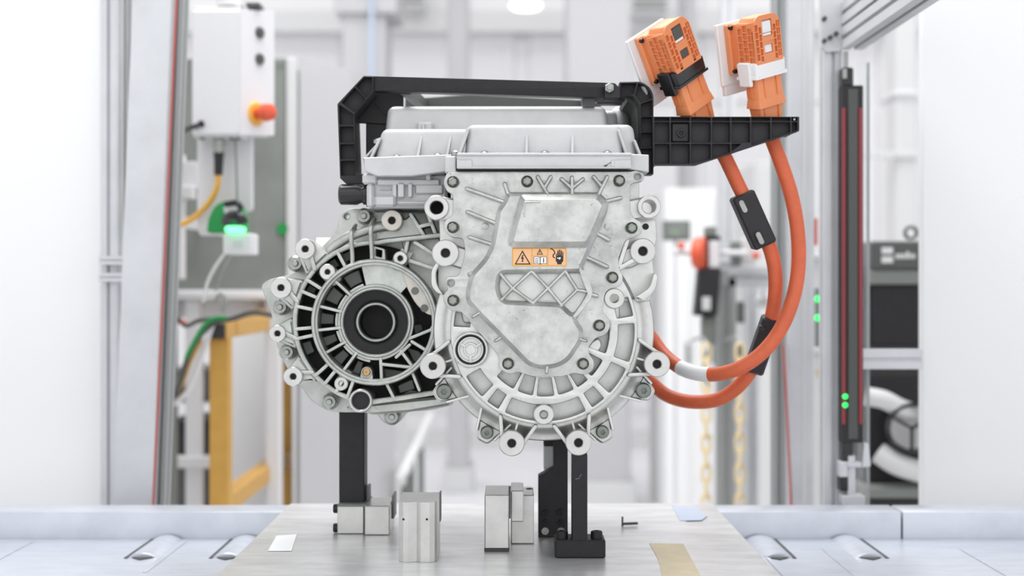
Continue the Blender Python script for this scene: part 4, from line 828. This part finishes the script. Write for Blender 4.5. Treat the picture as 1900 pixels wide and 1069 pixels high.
for x in (370, 425, 437): part('bottom_screw', pbox(x, x + 9, 251, 259, YX + .03, .01, .001), M['darkgrey'], cb)
t = thing('white_rack', 'white upright rack bracket left of the hanging plate, in front of the grey back plate', 'rack', (pxw(336, 1.9), 1.92, -.9))
part('upright', pbox(318, 337, 285, 518, 1.9, .05, .002), M['paint'], t); part('rack_arm', pbox(337, 368, 300, 350, 1.9, .04, .002), M['paint'], t); part('rack_standoff', box(pxw(322, 1.9), pxw(334, 1.9), 1.94, 2.2, P(0, 420, 1.9).z, P(0, 400, 1.9).z), M['paint'], t); part('rack_tab', pbox(322, 358, 345, 368, 1.88, .04, .002), M['paint'], t)
YS2 = 1.22
sn = thing('scan_station', 'hood coloured as green-lit, with a black scanner glowing green, on a small white box', 'scanner', P(436, 473, YS2))
part('hood', plate([rnd([(383, 432), (386, 405, 10), (399, 380, 12), (418, 372, 10), (440, 373, 8), (454, 396, 12), (457, 432)], 6)], YS2 + .05, YS2 + .10, .004, 1), M['green'], sn, 'hood coloured as lit green')  # green scan light falling on the hood is put into its base colour
part('white_recess', lathe(430, 388, YS2 + .046, [(0, -.004), (11, -.004), (15, 0), (15, .01)], 20), M['paint'], sn); part('scanner_body', join([tube([P(418, 379, YS2 + .03), P(440, 377, YS2 + .02), P(448, 390, YS2 + .02)], 6*S(YS2), 12, 4), tube([P(420, 410, YS2 + .03), P(430, 402, YS2 + .01), P(446, 404, YS2), P(450, 416, YS2)], 11*S(YS2), 14, 4)]), M['blackside'], sn, 'black scanner head')
part('light_ring', plate([stad((423, 425.5), (446, 425.5), 13)], YS2 - .01, YS2 + .02, .002, 1), M['greenglow'], sn, 'glowing green light')
part('scanner_box', pbox(414, 468, 433, 472, YS2 + .01, .08, .003), M['paint'], sn); part('box_cable', tube([P(416, 472, YS2 + .05), P(400, 495, YS2 + .05), P(385, 525, YS2 + .06), P(378, 560, YS2 + .08)], 3*S(YS2), 8, 5), M['whiteplastic'], sn); part('box_cable', tube([P(430, 472, YS2 + .05), P(415, 500, YS2 + .05), P(400, 540, YS2 + .06)], 2.4*S(YS2), 8, 5), M['steel'], sn)
part('box_label', pbox(432, 450, 446, 460, YS2 + .009, .004, 0), M['paintgrey'], sn); part('back_bracket', pbox(400, 452, 425, 437, YS2 + .06, .068, .002), M['paint'], sn)
part('scan_reflection', lathe(524, 425, 2.19, [(0, 0), (11, 0), (12, .008)], 14), M['green'], thing('scan_reflection', 'green patch painted as the scanner reflection on the grey back plate', 'reflection', P(524, 430, 2.19)))  # painted reflection of the green scan light, no lamp here

# ---- ochre square-tube frame
Y1, Y2 = 1.5, 2.5
of = thing('ochre_frame', 'ochre yellow square-tube frame with a black end cap, standing behind the gearbox', 'frame', (-.76, 2.0, -.9))
part('post', box(pxw(388, Y1), pxw(424, Y1), Y1, Y1 + .05, -.9, P(0, 628, Y1).z, .003), M['yellow'], of); part('post', box(pxw(511, Y2), pxw(539, Y2), Y2, Y2 + .05, -.9, P(0, 605, Y2).z, .003), M['yellow'], of)
xm = (pxw(388, Y1) + pxw(424, Y1))/2
part('top_tube', box(xm - .024, xm + .024, Y1 - .02, Y2 + .05, P(0, 628, Y1).z, P(0, 601, Y1).z + .005, .003), M['yellow'], of); part('end_cap', pbox(390, 417, 601, 629, Y1 - .03, .012, .003), M['blackside'], of, 'black plastic end cap')
part('floor_tube', box(xm - .024, xm + .024, Y1 + .05, Y2, P(0, 958, Y1).z, P(0, 922, Y1).z, .003), M['yellow'], of); part('arm_tube', bar(P(424, 607, Y1 + .1), P(512, 573, Y1 + .9), .045, .035), M['yellow'], of)
part('base_foot', box(xm - .06, xm + .06, Y1 - .03, Y1 + .08, -.9, -.89, .002), M['yellow'], of)
for i, (m_, pts, r, lb) in enumerate([('green', [(420, 590), (395, 592), (375, 610), (352, 650), (345, 665)], 4, 'short green cable hanging over the top of the ochre frame'),
    ('darkgrey', [(508, 585), (470, 580), (430, 592), (400, 598), (372, 622), (350, 660), (330, 720), (318, 745)], 5, 'long dark grey cable running along the ochre top arm and down left'),
    ('yellow', [(372, 630), (352, 670), (335, 715), (314, 742)], 5, 'ochre orange cable hanging beside the white cable, left of the ochre frame'),
    ('whiteplastic', [(395, 600), (375, 660), (355, 715), (330, 745), (312, 752)], 5, 'white cable curving down from the ochre frame to the leaning post'),
    ('darkgrey', [(330, 590), (345, 605), (368, 595), (392, 592)], 4, 'short dark cable sagging left of the black end cap'),
    ('red', [(312, 612), (322, 600), (332, 596), (345, 600)], 5, 'short red cable beside the leaning post under the grey plate'),
    ('steel', [(398, 560), (410, 545), (418, 562), (412, 580)], 4, 'small grey wire loop above the black end cap')]):
    solo('loose_cable', tube([P(x, y, 1.43 + .012*i) for x, y in pts], r*S(1.5), 8, 5), M[m_], lb, 'cable', 'loose cables by the ochre frame')

# ---- right: guard posts, light curtain, overhead beams
YR1 = 1.0
t = thing('guard_post', 'wide white aluminium post with a red wire, just right of the hanging orange cables', 'post', (pxw(1476, YR1), YR1, -.9))
part('post_profile', box(pxw(1462, YR1), pxw(1511, YR1), YR1, YR1 + .09, -.9, 2.2, .003), M['anod'], t); part('side_profile', profile((pxw(1452, YR1), YR1 + .06, -.9), (pxw(1452, YR1), YR1 + .06, 2.2), 20*S(YR1), .04), M['anoddark'], t, 'narrow grey profile')
part('groove_strip', pbox(1489, 1496, -260, 935, YR1 - .002, .004, 0), M['paintgrey'], t)
part('red_wire', tube([P(1453, 640, YR1 - .004), P(1458, 720, YR1 - .006), P(1464, 850, YR1 - .006), P(1469, 960, YR1 - .006)], 2.2*S(YR1), 8, 4), M['redwire'], t)
YR2 = .74
t = thing('guard_post', 'pale aluminium corner post beside the black light curtain, carrying the overhead beams', 'post', (pxw(1544, YR2), YR2, -.9))
part('post_profile', profile((pxw(1545, YR2), YR2 + .02, -.9), (pxw(1545, YR2), YR2 + .02, 1.02), 33*S(YR2), .045), M['anod'], t)
part('corner_plate', plate([rnd([(1520, -60), (1566, -60), (1575, 40), (1560, 95), (1532, 97), (1524, 85)], 3)], YR2 - .012, YR2 - .002, .001), M['anod'], t)
for x, y in [(1529, 35), (1529, 76), (1540, 70), (1551, 63)]: part('hex_bolt', lathe(x, y, YR2 - .014, [(0, -.008), (3, -.008), (4.4, -.006), (4.6, 0)], 12), M['darkgrey'], t)
XB = P(1560, 0, YR2).x + .02
for z, lab in [(P(0, 74, YR2).z, 'lower'), (P(0, 28, YR2).z, 'upper')]:
    part('overhead_beam', profile((XB, YR2 - .01, z), (XB + .02, -.9, z), .044, .044, (0, 0, 1)), M['anod'], t)
part('cross_bar', profile((pxw(1566, YR2 + .02), YR2 + .04, P(0, 666, .78).z), (pxw(1707, .78), YR2 + .04, P(0, 666, .78).z), 36*S(.78), .04, (0, 1, 0)), M['anod'], t, 'pale horizontal bar')
YLc = .70
lc = thing('light_curtain', 'tall black light curtain bar with two dark red strips and two green lights', 'light curtain', P(1582, 940, YLc))
part('curtain_body', pbox(1563, 1602, 158, 822, YLc, .035, .002), M['black'], lc); part('lens_strip', pbox(1574, 1592, 165, 815, YLc - .003, .006, .001), M['darkgrey'], lc, 'dark grey lens strip')
for a, b in [(1563.5, 1569), (1594, 1600)]: part('red_strip', pbox(a, b, 200, 788, YLc - .004, .006, .001), M['redlens'], lc, 'dark red strip')
part('top_cap', join([pbox(1562, 1584, 125, 160, YLc + .002, .03, .003)]), M['blackside'], lc); part('cap_clip', pbox(1564, 1572, 127, 146, YLc - .003, .006, .001), M['steel'], lc)
for y in (736, 752): part('green_light', lathe(1568.5, y, YLc - .0045, [(0, -.003), (4, -.002), (5.5, .002)], 14), M['greenled'], lc, 'glowing green light')
part('lower_mount', pbox(1563, 1583, 820, 856, YLc + .005, .03, .002), M['blackside'], lc); part('lower_mount', pbox(1560, 1575, 885, 912, YLc + .005, .03, .002), M['blackside'], lc)
part('mount_bracket', join([pbox(1558, 1574, 857, 886, YLc, .03, .002), pbox(1573, 1588, 845, 940, YLc + .004, .03, .002), pbox(1573, 1600, 858, 868, YLc - .004, .03, .002), pbox(1564, 1606, 920, 938, YLc - .004, .04, .002)]), M['anod'], lc, 'pale bracket')
part('bracket_tongue', plate([rnd([(1604, 820, 3), (1612, 824, 4), (1616, 866, 3), (1600, 868), (1602, 845)], 2)], YLc - .004, YLc + .012, .001), M['anod'], lc)
part('top_rod', tube([P(1569, 126, YLc + .02), P(1569, 96, YLc + .02)], 5*S(YLc), 10, 1), M['anoddark'], lc)
part('mount_leg', box(P(1574, 0, YLc).x, P(1588, 0, YLc).x, YLc + .004, YLc + .034, -.9, P(0, 930, YLc).z, .002), M['anod'], lc)
gpn = thing('guard_window', 'clear guard pane standing upright just behind the black light curtain', 'pane', (P(1606, 0, .76).x, .76, -.9))
part('pane', box(pxw(1592, .80), pxw(1612, .80), .80, .806, -.9, P(0, 116, .8).z, .001), M['glass'], gpn); part('pane_edge', box(pxw(1610, .80), pxw(1613, .80), .797, .809, -.9, P(0, 116, .8).z), M['anoddark'], gpn)
cl = solo('added_white_panel', box(pxw(1708, .84), 2.2, .825, .855, -.9, 2.2, .002), M['cladding'], 'large plain white panel added at the far right to fill the blank margin', 'panel')  # invented panel, added to fill the blank white margin on the right
t = thing('indicator_strip', 'narrow grey indicator strip with two green lights, in the gap between the right posts', 'indicator', (pxw(1519, 1.5), 1.52, -.9))
part('strip_body', box(pxw(1510, 1.5), pxw(1530, 1.5), 1.5, 1.54, -.9, P(0, 480, 1.5).z, .002), M['paintgrey'], t); part('strip_face', pbox(1512, 1527, 535, 645, 1.495, .01, .002), M['midgrey'], t)
for y in (555, 590): part('green_light', lathe(1518, y, 1.492, [(0, -.003), (4, -.003), (6, .002)], 12), M['greenled'], t)
part('amber_mark', pbox(1514, 1526, 685, 700, 1.497, .004, 0), M['tape'], t); part('strip_bar', pbox(1508, 1530, 645, 656, 1.48, .03, .002), M['anod'], t); part('strip_bar', pbox(1500, 1530, 470, 478, 1.48, .03, .002), M['anod'], t); part('red_mark', pbox(1512, 1517, 405, 455, 1.497, .02, 0), M['redwire'], t)

# ---- black machine behind the right guard
YM = 1.7
bmc = thing('black_machine', 'black machine with pale emblem and lifting ring on its top box, far right', 'machine', (pxw(1680, YM), YM + .3, -.9))
part('machine_body', box(pxw(1606, YM), pxw(1790, YM), YM + .01, YM + .6, -.9, P(0, 500, YM).z, .006), M['blackside'], bmc); part('top_box', pbox(1618, 1790, 447, 500, YM - .02, .4, .006), M['darkgrey'], bmc, 'charcoal top box'); part('box_lip', pbox(1612, 1790, 500, 528, YM - .012, .05, .004), M['midgrey'], bmc)
em = [pbox(1636, 1657, 459, 471, YM - .0215, .003, .0004), pbox(1636, 1657, 476, 488, YM - .0215, .003, .0004)]
for a, b in [(1662, 1666), (1667.5, 1674), (1675.5, 1680), (1681.5, 1687), (1688.5, 1692), (1693.5, 1698)]: em.append(pbox(a, b, 471 if a != 1681.5 else 467, 480, YM - .0215, .003, .0004))
part('emblem', join(em), M['paintgrey'], bmc, 'pale emblem and lettering')
me = lathe_raw([(8*S(YM), -.006), (8*S(YM), .006), (14*S(YM), .006), (14*S(YM), -.006), (8*S(YM), -.006)], 22); me.transform(Matrix.Translation(P(1690, 432, YM + .05))); part('lifting_ring', me, M['midgrey'], bmc)
part('front_panel', pbox(1616, 1790, 530, 640, YM, .012, .003), M['blacksteel'], bmc); part('front_panel', pbox(1616, 1790, 700, 930, YM, .012, .003), M['blacksteel'], bmc)
part('hose', tube([P(1606, 735, YM - .08), P(1640, 742, YM - .09), P(1672, 758, YM - .08), P(1710, 770, YM - .05)], 17*S(YM), 14, 5), M['paintgrey'], bmc, 'thick pale hose'); part('hose', tube([P(1630, 840, YM - .06), P(1665, 862, YM - .08), P(1720, 880, YM - .06)], 20*S(YM), 14, 5), M['paintgrey'], bmc, 'thick pale hose')
me = lathe_raw([(40*S(YM), -.01), (40*S(YM), .01), (46*S(YM), .01), (46*S(YM), -.01), (40*S(YM), -.01)], 40); me.transform(Matrix.Translation(P(1692, 795, YM - .10))); part('hand_wheel', me, M['blackside'], bmc, 'black round wheel rim')
part('wheel_disc', lathe(1692, 795, YM - .06, [(0, 0), (38, 0), (39, .01)], 32), M['paintgrey'], bmc, 'pale disc in the wheel')
for a in (30, 150, 270): part('wheel_spoke', bar(P(1692, 795, YM - .10), P(*pol((1692, 795), 42, a), YM - .10), .008, .008), M['blackside'], bmc)
part('lower_shelf', pbox(1608, 1790, 905, 925, YM - .08, .2, .004), M['midgrey'], bmc)
t = thing('white_column', 'pale grey vertical duct far behind the black machine', 'duct', (pxw(1683, 4.2), 4.3, -.9)); part('duct_body', box(pxw(1664, 4.2), pxw(1702, 4.2), 4.2, 4.4, -.9, 4, .01), M['paintgrey'], t); part('duct_strap', pbox(1660, 1706, 168, 176, 4.18, .24, .002), M['paint'], t); part('duct_strap', pbox(1610, 1706, 282, 292, 4.18, .05, .002), M['paintgrey'], t)

# ---- mid right: profile stand, driver tool, monitor, chains
YQ = 2.6
ps = thing('profile_stand', 'grey aluminium profile stand with a horizontal arm, behind the loop of orange cables', 'stand', (pxw(1346, YQ), YQ, -.9))
part('upright', profile((pxw(1346, YQ), YQ, -.9), (pxw(1346, YQ), YQ, P(0, 512, YQ).z), 33*S(YQ), .06), M['anoddark'], ps); part('arm', profile((pxw(1332, YQ), YQ, P(0, 512, YQ).z), (pxw(1470, YQ), YQ, P(0, 518, YQ).z), 36*S(YQ), .06), M['anod'], ps)
part('upright', profile((pxw(1350, 3.4), 3.4, -.9), (pxw(1350, 3.4), 3.4, 3.2), 26*S(3.4), .06), M['anod'], ps); part('joint_bracket', bar(P(1350, 500, 2.6), P(1350, 505, 3.4), .05, .05), M['anoddark'], ps)
part('upright', profile((pxw(1393, YQ + .4), YQ + .4, -.9), (pxw(1393, YQ + .4), YQ + .4, P(0, 530, YQ).z), 26*S(YQ), .06), M['anod'], ps)
for x in (1316, 1371): part('clamp_knob', lathe(x, 812, YQ - .05, [(0, -.01), (4, -.01), (5, 0), (5, .02)], 12), M['midgrey'], ps)
for y in (560, 640): part('side_clamp', pbox(1370, 1382, y, y + 40, YQ - .01, .04, .003), M['midgrey'], ps)
tl = thing('driver_tool', 'black driver tool with an orange wheel and a white rod, mounted on the profile stand', 'tool', P(1312, 586, 2.4))
part('tool_body', pbox(1310, 1337, 437, 500, 2.4, .08, .004), M['black'], tl); part('tool_grip', plate([rnd([(1298, 498), (1338, 498), (1331, 588), (1290, 586)], 4)], 2.38, 2.46, .004), M['black'], tl); part('white_panel', pbox(1316, 1336, 447, 497, 2.393, .01, .002), M['paint'], tl, 'white label panel'); part('grip_label', pbox(1303, 1319, 551, 576, 2.375, .01, .002), M['paintgrey'], tl, 'pale grey label')
me = lathe_raw([(0, -.02), (26*S(2.4), -.02), (30*S(2.4), -.012), (30*S(2.4), .012), (26*S(2.4), .02), (0, .02)], 28); me.transform(Matrix.Translation(P(1299, 470, 2.4)) @ Matrix.Rotation(math.radians(68), 4, 'Z')); part('orange_wheel', me, M['red'], tl, 'orange wheel')
part('rod', tube([P(1248, 468, 2.4), P(1385, 470, 2.44)], 5.5*S(2.4), 12, 1), M['paint'], tl, 'white rod'); part('orange_knob', pbox(1259, 1271, 449, 461, 2.38, .03, .005), M['red'], tl); part('orange_knob', pbox(1399, 1410, 468, 480, 2.42, .03, .005), M['red'], tl); part('top_fitting', pbox(1310, 1330, 420, 438, 2.4, .06, .004), M['midgrey'], tl); part('lower_fitting', pbox(1303, 1330, 586, 640, 2.4, .05, .008), M['midgrey'], tl)
part('end_block', pbox(1374, 1402, 442, 492, 2.46, .06, .003), M['paintgrey'], tl); part('end_block', pbox(1360, 1375, 448, 494, 2.45, .05, .003), M['midgrey'], tl); part('tool_cable', tube([P(1318, 638, 2.42), P(1306, 680, 2.42), P(1316, 720, 2.44)], 3*S(2.4), 8, 4), M['darkgrey'], tl)
part('tool_mount', pbox(1325, 1352, 500, 530, 2.44, .13, .003), M['anoddark'], tl)
mo = thing('small_monitor', 'small grey monitor on a slim stand, right of the drive unit', 'monitor', (pxw(1256, 3.2), 3.25, -.9))
part('monitor_frame', pbox(1231, 1281, 409, 446, 3.2, .05, .004), M['midgrey'], mo); part('screen', pbox(1237, 1275, 414, 440, 3.195, .01, .001), M['grey'], mo, 'dull grey screen'); part('monitor_stand', box(pxw(1252, 3.2), pxw(1258, 3.2), 3.22, 3.25, -.9, P(0, 446, 3.2).z), M['paint'], mo); part('stand_foot', box(pxw(1235, 3.2), pxw(1275, 3.2), 3.15, 3.35, -.9, -.88, .004), M['paintgrey'], mo)
for i in range(3): part('screen_pixel', pbox(1247 + i*4, 1248.2 + i*4, 428 + 2*i, 429.4 + 2*i, 3.194, .002, 0), M['greenled'], mo)
t = thing('work_light', 'small white work lamp head behind the cables, glowing on the profile stand arm', 'lamp', P(1418, 568, 2.7)); me = lathe_raw([(0, -.03), (10*S(2.7), -.02), (14*S(2.7), .0), (12*S(2.7), .04), (0, .05)], 20); me.transform(Matrix.Translation(P(1416, 560, 2.7))); part('lamp_head', me, M['paint'], t); part('lamp_arm', bar(P(1416, 552, 2.72), P(1416, 528, 2.64), .01, .01), M['anod'], t)
# yellow chains, link by link
YH2 = 2.25
link_me = tube([(math.sin(a)*.0125, 0, math.cos(a)*.020 + (.011 if math.cos(a) > 0 else -.011)) for a in [2*PI*i/14 for i in range(15)]], .0052, 6, 1, False)
for x, lab in [(1310, 'yellow plastic chain hanging left of the grey profile stand'), (1373, 'yellow plastic chain hanging right of the grey profile stand')]:
    c = thing('hanging_chain', lab, 'chain', (pxw(x, YH2), YH2, -.9), 'yellow plastic chains by the profile stand')
    z = P(0, 655, YH2).z; k = 0
    while z > -.88:
        o = bpy.data.objects.new('chain_link', link_me); col.objects.link(o); o.parent = c; o.location = (0, 0, z + .9); o.rotation_euler = (0, 0, 0 if k % 2 == 0 else PI/2)
        if not link_me.materials: link_me.materials.append(M['chain'])
        z -= .0475; k += 1
    part('chain_hook', tube([P(x, 655, YH2) + Vector((0, 0, .03)), P(x, 640, YH2) + Vector((0, .1, .02)), Vector((pxw(x, YH2)*.995, 2.57, P(0, 640, YH2).z))], .005, 8, 3), M['anoddark'], c)
